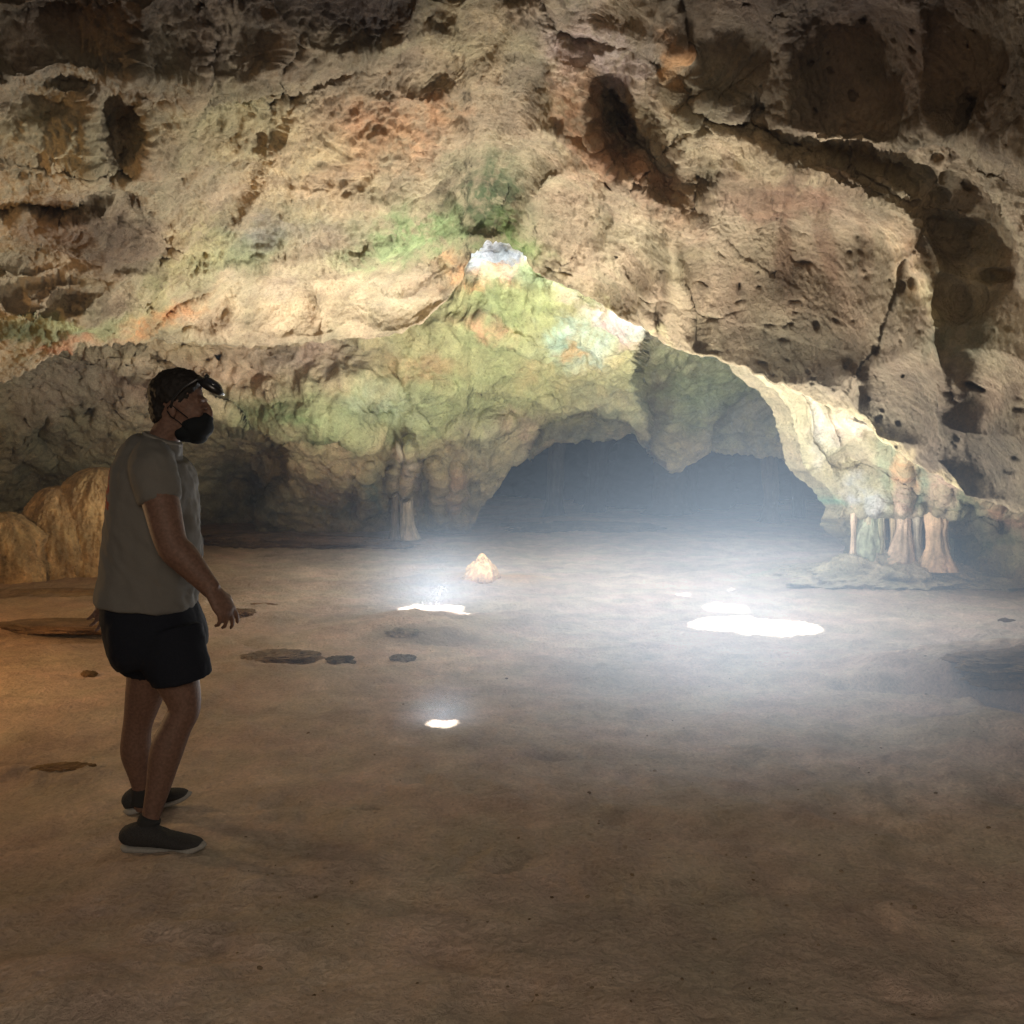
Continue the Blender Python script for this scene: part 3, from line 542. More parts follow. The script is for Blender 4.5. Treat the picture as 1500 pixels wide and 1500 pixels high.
# amber flowstone mass behind the person on the left
def flow_dome(parent, cx, top, base_px, wpx, Y, seed):
    b = PV(cx, base_px, Y); t = PV(cx, top, Y); h = t.z - (-.15); w = wpx / F * Y
    n, m = 150, 240; tt = np.linspace(0, 1, n); ph = np.linspace(0, 2 * np.pi, m, endpoint=False)
    r = np.where(tt < .55, 1.12 - .22 * tt / .55, .90 * np.sqrt(np.clip(1 - ((tt - .55) / .45) ** 2.0, 0, 1)))
    T, Ph = np.meshgrid(tt, ph, indexing='ij'); Rr_ = np.repeat(r[:, None], m, 1)
    q_ = np.stack([np.cos(Ph).ravel(), np.sin(Ph).ravel(), T.ravel() * 1.4], 1)
    q_[:, :2] *= (.35 + .65 * Rr_.ravel()[:, None])
    d = 0.34 * fbm(q_ * np.array([1.2, 1.2, 1.2]) + seed, 3, seed) + 0.07 * fbm(q_ * np.array([7, 7, 1.4]) + seed, 3, seed + 2, ridged=True) + .05 * fbm(q_ * np.array([26, 26, 12]), 3, seed + 4, .65)
    d += .03 * (np.clip(worley(q_ * np.array([13, 13, 6]), seed + 7), 0, .9) - .4)
    Rn = Rr_ * (1 + d.reshape(Rr_.shape) * 1.2)
    V_ = np.stack([w * Rn * np.cos(Ph), w * .8 * Rn * np.sin(Ph), h * T + .03 * d.reshape(Rr_.shape)], -1)
    cc = np.zeros(V_.shape) + lin((188, 154, 108)); cc *= (1 + .7 * fbm(q_ * np.array([5, 5, 2]), 3, seed + 8).reshape(Rr_.shape))[..., None]
    k = sstep(.15, .0, T)[..., None] * .4; cc = cc * (1 - k) + lin((150, 100, 66)) * k
    o = grid_mesh('dome', V_, M_flow, cc, wrap=True, parent=parent); o.location = (b.x - parent.location.x, Y - parent.location.y, -.15)
    return o
fe = bpy.data.objects.new('flowstone', None); g = G(90, 850); fe.location = (g.x, g.y, 0); col.objects.link(fe)
set_props(fe, 'amber lit flowstone mass of three fluted rounded domes left of the person', 'flowstone')
flow_dome(fe, 150, 684, 852, 72, 10.5, 3); flow_dome(fe, 88, 712, 852, 66, 10.35, 5); flow_dome(fe, 8, 750, 852, 66, 10.0, 8); flow_dome(fe, -90, 720, 852, 90, 10.3, 9)
# ledge steps below the flowstone
o = blob_rock('rock_ledge', on_ground(60, 880, -.04), (1.35, .42, .2), M_flow, (160, 126, 88), 41, .55, .75, 150, 0, 0, .3); set_props(o, 'low rounded amber rock step at the foot of the flowstone', 'rock ledge')
o = blob_rock('rock_ledge', on_ground(95, 930, .055), (.46, .16, .06), M_rock, (130, 100, 70), 43, .6, .6, 120, .03, -4, .3); set_props(o, 'thin arched crust of rock with a dark hollow below it, left of the person', 'rock ledge')
o = blob_rock('rock_ledge', on_ground(1540, 1016, -.02), (.50, .24, .10), M_rock, (140, 118, 98), 47, 1.2, .4, 130, .02, 14, .5); set_props(o, 'rough dark rock outcrop breaking through the sand at the right edge', 'rock ledge')

# pillars: hanging / standing columns in the back of the cave
def pillar(name, cx, y0, y1, Y, wpx, c, seed, label, grp=None, flare=1.6, topf=True):
    t = PV(cx, y0, Y); b = PV(cx, y1, Y); h = t.z - b.z; w = wpx / F * Y * .5; n, m = 90, 72
    tt = np.linspace(0, 1, n); ph = np.linspace(0, 2 * np.pi, m, endpoint=False); T, Ph = np.meshgrid(tt, ph, indexing='ij')
    r = 1 + (flare - 1) * (np.abs(T * 2 - 1) ** 5) + (flare - 1) * 1.1 * sstep(.82, 1, T) if topf else 1 + (flare - 1) * (1 - T) ** 4 + .22 * np.sin(T * 9 + seed) + .35 * sstep(.72, 1, T)
    q_ = np.stack([np.cos(Ph).ravel(), np.sin(Ph).ravel(), T.ravel() * 3], 1)
    d = .4 * fbm(q_ * np.array([1, 1, .7]) + seed, 3, seed) + .22 * fbm(q_ * np.array([3.5, 3.5, .6]) + seed, 3, seed + 2, ridged=True) + .08 * fbm(q_ * 7, 3, seed + 3)
    Rn = w * r * (1 + d.reshape(T.shape)); lean = .25 * w * np.sin(T * 3 + seed)
    V_ = np.stack([Rn * np.cos(Ph) + lean, Rn * np.sin(Ph), h * T], -1)
    cc = np.zeros(V_.shape) + lin(c); cc *= (1 + .7 * fbm(q_ * np.array([2, 2, 1]), 3, seed + 8).reshape(T.shape))[..., None]
    o = grid_mesh(name, V_, M_sm, cc, wrap=True); o.location = (b.x, Y, b.z); set_props(o, label, 'rock column', grp)
    return o
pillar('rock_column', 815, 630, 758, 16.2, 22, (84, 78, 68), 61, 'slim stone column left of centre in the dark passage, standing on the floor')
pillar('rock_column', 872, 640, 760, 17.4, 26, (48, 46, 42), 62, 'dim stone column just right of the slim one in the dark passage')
pillar('rock_column', 975, 645, 752, 16.6, 44, (62, 58, 52), 63, 'broad shadowed stone column in the middle of the dark passage')  # passage columns coloured dark, painted shade of the unlit passage
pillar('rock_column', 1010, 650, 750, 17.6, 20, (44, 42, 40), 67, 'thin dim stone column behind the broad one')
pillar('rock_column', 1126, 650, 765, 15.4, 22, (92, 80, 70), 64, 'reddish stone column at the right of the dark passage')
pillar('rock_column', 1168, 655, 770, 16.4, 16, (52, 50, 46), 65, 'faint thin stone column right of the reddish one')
pillar('rock_column', 598, 650, 790, 13.2, 17, (206, 190, 170), 66, 'pale ribbed stone column against the green back wall', flare=2.0)
pillar('rock_column', 579, 660, 790, 13.0, 9, (116, 104, 92), 68, 'thin dark stone column touching the pale ribbed one', flare=2.0)
for k, (cx, y0, y1, Y, w, c, lb) in enumerate([(1270, 716, 838, 10.0, 26, (184, 190, 170), 'green grey column leftmost under the right hand rock shelf'), (1287, 716, 815, 9.95, 8, (176, 172, 146), 'thin pale drip column under the left part of the right hand shelf'),
        (1318, 700, 838, 9.85, 22, (204, 180, 160), 'pink ribbed column under the orange streak of the right hand shelf'), (1340, 712, 830, 9.85, 13, (190, 180, 164), 'narrow pale column between the pink and the orange columns at right'), (1370, 696, 835, 9.7, 26, (214, 184, 156), 'thick orange column at the right end of the rock shelf')]):
    pillar('rock_column', cx, y0, y1, Y, w, c, 80 + k, lb, flare=1.9, topf=False)
for k in range(16):
    cx = 1250 + k * 9.5 + random.uniform(-3, 3); deep = k % 2
    pillar('drip_column', cx, 728 + random.uniform(-4, 6), random.choice([790, 805, 836, 836, 838]), 9.95 + .22 * deep, random.uniform(4, 9), random.choice([(190, 182, 160), (176, 180, 158), (206, 184, 164), (196, 176, 146)]), 120 + k,
           'thin ragged drip column in the curtain under the right hand rock shelf', 'drip columns under the right hand rock shelf', 1.9, False)
o = blob_rock('rock_mound', (PV(1300, 835, 10.0).x, 10.0, .02), (.85, .5, .20), M_rock, (196, 184, 166), 92, 1.3, 0, 140, 0, 0, .6, taper=.5); set_props(o, 'pale rubble mound at the foot of the right hand columns', 'rock mound')
o = blob_rock('rock_mound', (PV(850, 762, 14.5).x, 14.5, .0), (1.1, .6, .12), M_rock, (120, 108, 92), 93, .6, 0, 90); set_props(o, 'low dark mound of earth in front of the dark passage', 'rock mound')
o = blob_rock('rock_mound', (PV(430, 800, 12.6).x, 12.8, .0), (1.2, .3, .10), M_rock, (128, 106, 88), 94, .8, 0, 110, 0, -8, .5); set_props(o, 'low crumbly brown bank along the foot of the left back wall', 'rock mound')

# ------------------------------------------------------------------ the person
M_skin = plain('skin', (0.13, 0.074, 0.054), .6, .35, 90, .22)
M_shirt = bpy.data.materials.new('grey_shirt'); nt = nodes(M_shirt); L = nt.links.new
out = N(nt, 'ShaderNodeOutputMaterial'); bs = N(nt, 'ShaderNodeBsdfPrincipled', Roughness=.92); L(bs.outputs[0], out.inputs[0]); bs.inputs['Specular IOR Level'].default_value = .15
at = N(nt, 'ShaderNodeVertexColor'); at.layer_name = 'Col'; tc = N(nt, 'ShaderNodeTexCoord'); nz = N(nt, 'ShaderNodeTexNoise', Scale=420.0, Detail=3.0); L(tc.outputs['Object'], nz.inputs['Vector'])
mr_ = N(nt, 'ShaderNodeMapRange'); mr_.inputs[3].default_value = .78; mr_.inputs[4].default_value = 1.2; L(nz.outputs[0], mr_.inputs[0])
hs = N(nt, 'ShaderNodeVectorMath', operation='SCALE'); L(at.outputs[0], hs.inputs[0]); L(mr_.outputs[0], hs.inputs['Scale']); L(hs.outputs[0], bs.inputs['Base Color'])
bp = N(nt, 'ShaderNodeBump', Strength=.3, Distance=.002); L(nz.outputs[0], bp.inputs['Height']); L(bp.outputs[0], bs.inputs['Normal'])
M_short = plain('navy_cloth', (0.012, 0.014, 0.02), .9, .3, 300, .2, .1)
M_hair = plain('dark_hair', (0.010, 0.008, 0.007), .7, 1.0, 160, .5, .3)
M_mask = plain('black_mask', (0.010, 0.012, 0.014), .85, .3, 500, .2, .15)
M_frame = plain('dark_plastic', (0.012, 0.012, 0.013), .3, 0, 100, 0, .5)
M_lens = plain('dark_lens', (0.02, 0.022, 0.03), .08, 0, 100, 0, .8)
M_shoe = plain('black_mesh_shoe', (0.035, 0.034, 0.034), .8, .6, 260, .3, .2)
M_sole = plain('grey_sole', (0.26, 0.25, 0.23), .7, .2, 120, .1, .2)
M_sock = plain('grey_sock', (0.03, 0.03, 0.03), .9, .3, 300, .1, .1)

def tube(bm, pts, rad, seg=20, up=None, e=2.0):
    """tube through pts, rad = list of (a,b): a along 'side' axis, b along the other"""
    rings = []; n = len(pts); pts = [Vector(p) for p in pts]
    for i in range(n):
        d = (pts[min(i + 1, n - 1)] - pts[max(i - 1, 0)]).normalized()
        ref = Vector(up) if up else Vector((0, 1, 0))
        a = ref - d * ref.dot(d); a.normalize(); b = d.cross(a)
        ra, rb = rad[i] if isinstance(rad[i], (tuple, list)) else (rad[i], rad[i])
        ring = []
        for k in range(seg):
            t = 2 * math.pi * k / seg; c, s = math.cos(t), math.sin(t)
            c = math.copysign(abs(c) ** (2 / e), c); s = math.copysign(abs(s) ** (2 / e), s)
            ring.append(bm.verts.new(pts[i] + a * (ra * c) + b * (rb * s)))
        rings.append(ring)
    for i in range(n - 1):
        for k in range(seg):
            bm.faces.new((rings[i][k], rings[i][(k + 1) % seg], rings[i + 1][(k + 1) % seg], rings[i + 1][k]))
    for ring, d in ((rings[0], pts[0] - pts[1]), (rings[-1], pts[-1] - pts[-2])):
        c = bm.verts.new(sum((v.co for v in ring), Vector()) / seg + d.normalized() * min(0.4 * (ring[0].co - ring[seg // 2].co).length, .02))
        for k in range(seg): bm.faces.new((ring[k], ring[(k + 1) % seg], c))
def ell(bm, c, r, rot=None, seg=24):
    m = Matrix.Translation(c) @ (rot.to_4x4() if rot else Matrix()) @ Matrix.Diagonal((*r, 1))
    bmesh.ops.create_uvsphere(bm, u_segments=seg, v_segments=seg // 2, radius=1, matrix=m)
def spl(keys, n):
    """Catmull-Rom through rows of numbers"""
    k = np.array(keys, float); k = np.vstack([2 * k[0] - k[1], k, 2 * k[-1] - k[-2]]); out = []
    m = len(k) - 3
    for s in np.linspace(0, m - 1e-6, n):
        i = int(s); t = s - i; a, b, c, d = k[i:i + 4]
        out.append(.5 * ((2 * b) + (-a + c) * t + (2 * a - 5 * b + 4 * c - d) * t * t + (-a + 3 * b - 3 * c + d) * t ** 3))
    return np.array(out)
def finish(name, bm, mat, parent, vox=None, smooth=3, disp=None, colf=None):
    bmesh.ops.recalc_face_normals(bm, faces=bm.faces)
    me = bpy.data.meshes.new(name); bm.to_mesh(me); bm.free(); o = bpy.data.objects.new(name, me); col.objects.link(o)
    if vox:
        md = o.modifiers.new('r', 'REMESH'); md.mode = 'VOXEL'; md.voxel_size = vox; md.use_smooth_shade = True
        if smooth: s = o.modifiers.new('s', 'SMOOTH'); s.iterations = smooth; s.factor = .5
        dg = bpy.context.evaluated_depsgraph_get(); me2 = bpy.data.meshes.new_from_object(o.evaluated_get(dg)); o.modifiers.clear(); o.data = me2; me = me2; me.name = name
    for p in me.polygons: p.use_smooth = True
    co = np.zeros(len(me.vertices) * 3); me.vertices.foreach_get('co', co); co = co.reshape(-1, 3)
    if disp is not None:
        nv = np.zeros(len(me.vertices) * 3); me.vertices.foreach_get('normal', nv); nv = nv.reshape(-1, 3); co = co + nv * disp(co)[:, None]; me.vertices.foreach_set('co', co.ravel())
    if colf is not None:
        a = me.color_attributes.new('Col', 'FLOAT_COLOR', 'POINT'); c4 = np.ones((len(co), 4)); c4[:, :3] = colf(co); a.data.foreach_set('color', c4.ravel().astype(np.float32))
    me.materials.clear(); me.materials.append(mat); me.update()
    o.parent = parent; o.matrix_parent_inverse = parent.matrix_world.inverted() if False else Matrix.Translation(-Vector(parent.location))
    return o
YC = 3.82
gn = G(235, 1262); per = bpy.data.objects.new('person', None); per.location = (PV(225, 900, YC).x, YC, 0); col.objects.link(per)
set_props(per, 'person in grey t-shirt, dark shorts and black face mask walking across the cave floor', 'person')
def J(a, b, dy=0.0): return PV(a, b, YC + dy)
sc_ = F / YC   # pixels per metre at the person
def row(a0, a1, b, wy, dy=0):   # front/back edge px, row, half width in y
    c = J((a0 + a1) / 2, b, dy); return [c.x, c.y, c.z, (a1 - a0) / 2 / sc_, wy]
def torso(bm, keys, n=40, seg=40, e=2.3):
    k = spl(keys, n)
    tube(bm, [tuple(r[:3]) for r in k], [(r[4], r[3]) for r in k], seg, (0, 1, 0), e)
# joints
shR, elR, wrR = J(224, 690, -.20), J(251, 796, -.27), J(312, 866, -.28)
shL, elL, wrL = J(222, 690, .19), J(196, 790, .27), J(160, 868, .24)
hipR, knR, anR = J(240, 950, -.10), J(270, 1035, -.12), J(216, 1212, -.18)
hipL, knL, anL = J(228, 950, .10), J(203, 1055, .13), J(208, 1168, .17)
def limb(bm, keys, n=24, seg=24):
    k = spl(keys, n); tube(bm, [tuple(r[:3]) for r in k], [(r[4], r[3]) for r in k], seg)
def lk(p, rx, ry): return [p.x, p.y, p.z, rx, ry]
def mixp(a, b, t, ox=0, oy=0): v = a.lerp(b, t); return Vector((v.x + ox, v.y + oy, v.z))
# --- body
bm = bmesh.new()
torso(bm, [row(190, 268, 955, .12), row(168, 280, 925, .165), row(162, 278, 850, .17), row(172, 276, 760, .17), row(180, 270, 700, .17), row(200, 260, 664, .11), row(216, 256, 645, .07)])
# neck and head
hd = J(264, 597, -.01)
k = spl([lk(J(230, 664), .070, .09), lk(J(238, 646), .056, .060), lk(J(249, 625), .056, .060), lk(J(256, 605), .062, .064)], 12)
tube(bm, [tuple(r[:3]) for r in k], [(r[4], r[3]) for r in k], 24)
ell(bm, J(260, 582), (.094, .076, .100)); ell(bm, J(277, 600), (.062, .058, .085)); ell(bm, J(280, 620), (.055, .050, .055)); ell(bm, J(288, 634), (.026, .026, .024)); ell(bm, J(272, 626), (.055, .056, .038))
# nose, brow, ear
k = spl([lk(J(299, 589), .010, .009), lk(J(305, 600), .015, .012), lk(J(306, 611), .015, .016), lk(J(302, 615), .014, .018)], 8); tube(bm, [tuple(r[:3]) for r in k], [(r[4], r[3]) for r in k], 12)
ell(bm, J(297, 586), (.014, .048, .011))
for sy in (-1, 1):
    ell(bm, J(252, 600, sy * .077), (.017, .010, .033)); ell(bm, J(291, 606, sy * .026), (.016, .020, .016))
for sy in (-1, 1): ell(bm, J(299, 598, sy * .030), (.012, .013, .006))
# arms
def arm(bm, s, e, w, r=(.068, .064, .056, .055, .034)):
    limb(bm, [lk(s, r[0], r[0]), lk(mixp(s, e, .5), r[1], r[1]), lk(e, r[2], r[2] * .95), lk(mixp(e, w, .3), r[3], r[3]), lk(mixp(e, w, .7), .042, .040), lk(w, r[4], .024)])
arm(bm, shR, elR, wrR); arm(bm, shL, elL, wrL)
def hand(bm, w, d, nrm, sd, curl=.5):
    """w wrist, d direction of the hand, nrm the way the palm faces, sd the thumb side"""
    d = d.normalized(); sd = (sd - d * sd.dot(d)).normalized(); n0 = d.cross(sd); nrm = n0 if n0.dot(nrm) > 0 else -n0; ax = d.cross(nrm)
    tube(bm, [w - d * .02, w + d * .02, w + d * .055, w + d * .09], [(.030, .024), (.038, .021), (.045, .020), (.043, .016)], 16, sd)
    for i, ln in enumerate((.074, .084, .078, .062)):
        b = w + d * (.088 - .004 * abs(i - 1)) + sd * (.034 - .0222 * i); pts = [b - d * .03, b]; cur = b
        for j, fr in enumerate((.45, .32, .23)):
            dd = Matrix.Rotation(curl * (.7 + .75 * j) * (.75 + .22 * i), 3, ax) @ (d + sd * (.06 * (1.5 - i))).normalized()
            cur = cur + dd * ln * fr; pts.append(cur.copy())
        tube(bm, pts, [.0092, .0094, .0088, .0082, .0066], 10, sd)
    b = w + d * .03 + sd * .028; t1 = (d * .7 + sd * .65 + nrm * .3).normalized(); t2 = (d * .95 + sd * .05 + nrm * .4).normalized()
    tube(bm, [b - t1 * .015, b + t1 * .025, b + t1 * .03 + t2 * .025, b + t1 * .032 + t2 * .052], [.015, .0135, .0115, .0085], 10, nrm)
hand(bm, wrR, Vector((.45, .05, -.75)), Vector((-.75, .6, -.3)), Vector((.5, .8, .2)), .58)
hand(bm, wrL, J(150, 902, .22) - wrL, Vector((-.2, -.9, 0)), Vector((1, -.2, 0)), .42)
# legs
limb(bm, [lk(hipR, .098, .095), lk(mixp(hipR, knR, .5, .008), .082, .082), lk(knR, .060, .060), lk(mixp(knR, anR, .16, -.006), .056, .056), lk(mixp(knR, anR, .36, -.016), .061, .058), lk(mixp(knR, anR, .65, -.006), .046, .044), lk(mixp(knR, anR, .9), .034, .032), lk(anR, .036, .034), lk(anR + Vector((0, 0, -.05)), .036, .034)], 36)
limb(bm, [lk(hipL, .098, .095), lk(mixp(hipL, knL, .5, 0), .080, .082), lk(knL, .058, .058), lk(mixp(knL, anL, .2, -.012), .057, .056), lk(mixp(knL, anL, .42, -.016), .060, .058), lk(mixp(knL, anL, .7, -.006), .044, .044), lk(mixp(knL, anL, .92), .034, .032), lk(anL, .036, .034), lk(anL + Vector((0, 0, -.05)), .036, .034)], 36)
body = finish('body', bm, M_skin, per, .0056, 3)
# --- t-shirt
def shirt_disp(co):
    t_ = np.clip((co[:, 0] - J(225, 700).x) / .2, 0, 1); wv = co[:, 2] * 1.0 + co[:, 0] * .9; f = 0.012 * fbm(co * np.array([9, 9, 5]) + 3, 3, 301) - .004 + (.007 + .017 * t_) * fbm(np.stack([wv * 12, co[:, 1] * 7, co[:, 0] * 6], 1), 3, 303, ridged=True)
    return f
def shirt_col(co):
    c = np.zeros((len(co), 3)) + np.array([.13, .125, .115])
    a = J(172, 700); b = J(170, 735)
    n_ = vnoise(co * 60, 5)
    m = (co[:, 0] < a.x + .03) & (co[:, 2] < J(170, 682).z) & (co[:, 2] > J(170, 742).z) & (co[:, 1] < YC + .03) & (co[:, 1] > YC - .19)
    c[m] = np.where((n_[m] > -.08)[:, None], np.array([.20, .04, .03]), c[m])
    return c
bm = bmesh.new()
torso(bm, [row(145, 287, 884, .205), row(145, 288, 874, .202), row(150, 288, 850, .195), row(157, 290, 805, .195), row(162, 287, 760, .20), row(165, 284, 722, .205), row(170, 278, 690, .20), row(184, 270, 664, .16), row(204, 266, 650, .10), row(213, 262, 641, .078)], 60, 56, 2.25)
def sleeve(s, e, sgn, t1):
    limb(bm, [lk(mixp(s, e, -.25, 0, -sgn * .06), .07, .07), lk(s, .085, .080), lk(mixp(s, e, t1 * .6), .082, .074), lk(mixp(s, e, t1), .078, .070)])
sleeve(shR, elR, -1, .42); sleeve(shL, elL, 1, .42)
shirt = finish('t_shirt', bm, M_shirt, per, .0075, 5, shirt_disp, shirt_col)
bm = bmesh.new(); k = [J(220, 643, 0), J(262, 652, 0)]
cr_ = []
for t in range(25):
    a = 2 * math.pi * t / 24; cr_.append(Vector((J(238, 646).x + .064 * math.cos(a), YC + .074 * math.sin(a), J(240, 643).z - .024 * math.cos(a) )))
tube(bm, cr_, [.007] * 25, 8, (0, 0, 1)); finish('collar', bm, M_shirt, shirt, None, 0, None, lambda co: np.zeros((len(co), 3)) + np.array([.2, .19, .17]))
col_o = bpy.data.objects['collar']; col_o.matrix_parent_inverse = Matrix(); col_o.location = (0, 0, 0)
# --- shorts
bm = bmesh.new()
torso(bm, [row(158, 276, 862, .17), row(153, 282, 888, .185), row(158, 294, 918, .20), row(166, 304, 945, .20), row(176, 304, 962, .18)], 30, 48, 2.4)
limb(bm, [lk(J(245, 930, -.09), .135, .11), lk(J(254, 960, -.11), .128, .112), lk(J(264, 982, -.125), .112, .115), lk(J(267, 994, -.125), .110, .115)], 18, 30)
limb(bm, [lk(J(225, 930, .09), .13, .11), lk(J(216, 960, .11), .115, .11), lk(J(210, 980, .125), .098, .11), lk(J(209, 985, .125), .096, .11)], 18, 30)
shorts = finish('shorts', bm, M_short, per, .0075, 3, lambda co: .006 * fbm(co * np.array([10, 10, 5]), 3, 311) + .004 * fbm(co * 22, 2, 312))
# --- hair
def hair_disp(co): return .008 * fbm(co * 45, 3, 321, .6) + .004 * fbm(co * 110, 2, 322)
bm = bmesh.new()
ell(bm, J(257, 577), (.101, .081, .094)); ell(bm, J(238, 598), (.045, .068, .075)); ell(bm, J(285, 562), (.042, .060, .034)); ell(bm, J(262, 566), (.095, .076, .068))
bmesh.ops.bisect_plane(bm, geom=bm.verts[:] + bm.edges[:] + bm.faces[:], plane_co=J(284, 584), plane_no=Vector((.86, 0, -.42)), clear_outer=True)
bmesh.ops.bisect_plane(bm, geom=bm.verts[:] + bm.edges[:] + bm.faces[:], plane_co=J(238, 622), plane_no=Vector((.35, 0, -.9)), clear_outer=True)
bmesh.ops.holes_fill(bm, edges=bm.edges[:], sides=0)
finish('hair', bm, M_hair, per, .005, 2, hair_disp)
# --- mask with ear loops
bm = bmesh.new()
ell(bm, J(287, 625), (.066, .064, .052)); ell(bm, J(300, 614), (.031, .036, .027)); ell(bm, J(276, 632), (.058, .060, .042)); ell(bm, J(289, 640), (.038, .042, .027))
mk = finish('face_mask', bm, M_mask, per, .005, 4, lambda co: .002 * fbm(co * 30, 2, 331))
for sy in (-1, 1):
    bm = bmesh.new(); tube(bm, [J(275, 612, sy * .063), J(262, 602, sy * .080), J(250, 592, sy * .086), J(245, 598, sy * .086)], [.002] * 4, 6); o = finish('ear_loop', bm, M_mask, mk, None); o.matrix_parent_inverse = Matrix()
    bm = bmesh.new(); tube(bm, [J(275, 630, sy * .060), J(262, 618, sy * .078), J(250, 610, sy * .086), J(245, 602, sy * .086)], [.002] * 4, 6); o = finish('ear_loop', bm, M_mask, mk, None); o.matrix_parent_inverse = Matrix()
# --- sunglasses pushed up on the head
bm = bmesh.new()
dv = (J(321, 572) - J(296, 556))
for sy in (-1, 1):
    c = J(309, 566, sy * .036)
    tube(bm, [c - dv * .62 + Vector((0, 0, 0)), c - dv * .3, c + dv * .25, c + dv * .55], [(.022, .013), (.034, .019), (.035, .019), (.024, .013)], 20, (0, 1, 0), 2.6)
tube(bm, [J(302, 556, -.02), J(305, 552, 0), J(302, 556, .02)], [.006] * 3, 8, (0, 0, 1))
ell(bm, J(303, 552, -.03), (.009, .012, .011))
for sy in (-1, 1):
    tube(bm, [J(297, 556, sy * .070), J(288, 556, sy * .082), J(268, 568, sy * .088), J(253, 585, sy * .090), J(250, 597, sy * .088)], [(.003, .005)] * 5, 8)
sg = finish('sunglasses', bm, M_frame, per, None)
for sy in (-1, 1):
    bm = bmesh.new(); c = J(311, 563, sy * .036); tube(bm, [c - dv * .4, c - dv * .2, c + dv * .2, c + dv * .45], [(.018, .012), (.028, .019), (.029, .019), (.016, .012)], 18, (0, 1, 0), 2.4)
    o = finish('lens', bm, M_lens, sg, None); o.matrix_parent_inverse = Matrix()
# --- shoes
def shoe(heel, toe, wy, lift=0):
    d = toe - heel; Ln = d.length; d.normalize(); up = Vector((0, 0, 1)); bm = bmesh.new()
    ks = []
    for t, h, w in [(0, .050, .026), (.06, .080, .036), (.2, .092, .040), (.38, .082, .040), (.55, .062, .044), (.72, .048, .050), (.88, .038, .046), (.97, .026, .030), (1, .016, .012)]:
        c = heel + d * (Ln * t) + up * (h * .5 + .012); ks.append([c.x, c.y, c.z, h * .5, w])
    k = spl(ks, 26); tube(bm, [tuple(r[:3]) for r in k], [(r[4], r[3]) for r in k], 24, (0, 1, 0), 2.3)
    s = finish('shoe', bm, M_shoe, per, .004, 3, lambda co: .0015 * fbm(co * 60, 2, 341))
    bm = bmesh.new(); ks = []
    for t, h, w in [(0, .014, .028), (.08, .014, .041), (.3, .012, .042), (.55, .012, .047), (.75, .012, .054), (.92, .013, .046), (1.02, .010, .016)]:
        c = heel + d * (Ln * t) + up * (.012 + (.012 * max(0, t - .8) / .2)); ks.append([c.x, c.y, c.z, h, w])
    k = spl(ks, 24); tube(bm, [tuple(r[:3]) for r in k], [(r[4], r[3]) for r in k], 24, (0, 1, 0), 3.2)
    o = finish('sole', bm, M_sole, s, None); o.matrix_parent_inverse = Matrix()
    bm = bmesh.new()
    for t in (.38, .45, .52, .59):
        c = heel + d * (Ln * t) + up * (.090 - .055 * (t - .38) / .21 * .6); tube(bm, [c + Vector((0, -.03, -.012)), c, c + Vector((0, .03, -.012))], [.003] * 3, 6, (0, 0, 1))
    o = finish('laces', bm, M_sock, s, None); o.matrix_parent_inverse = Matrix()
    return s
def gz(v): return Vector((v.x, v.y, floor_z(v.x, v.y)))
aR = anR; aL = anL
shoe(Vector((J(183, 1240, -.18).x, YC - .18, floor_z(J(190, 1240).x, YC - .18))), Vector((J(299, 1240, -.22).x, YC - .24, floor_z(J(290, 1240).x, YC - .22))), 1)
shoe(Vector((J(187, 1200, .17).x, YC + .17, floor_z(J(190, 1200).x, YC + .17) )), Vector((J(270, 1200, .17).x, YC + .23, floor_z(J(270, 1200).x, YC + .17) + .02)), 1)
for an, dy in ((anR, -.18), (anL, .17)):
    bm = bmesh.new(); z = floor_z(an.x, YC + dy)
    tube(bm, [Vector((an.x - .005, YC + dy, z + .04)), Vector((an.x, YC + dy, z + .08)), Vector((an.x + (.012 if dy < 0 else 0), YC + dy, z + .11))], [(.042, .044), (.041, .042), (.040, .041)], 20, (0, 1, 0)); finish('sock', bm, M_sock, per, .004, 2)

# ------------------------------------------------------------------ haze
hz = bpy.data.materials.new('haze'); nt = nodes(hz); L = nt.links.new
out = N(nt, 'ShaderNodeOutputMaterial'); vs = N(nt, 'ShaderNodeVolumeScatter', Density=0.03, Anisotropy=0.0); vs.inputs['Color'].default_value = (.70, .84, 1, 1); L(vs.outputs[0], out.inputs['Volume'])
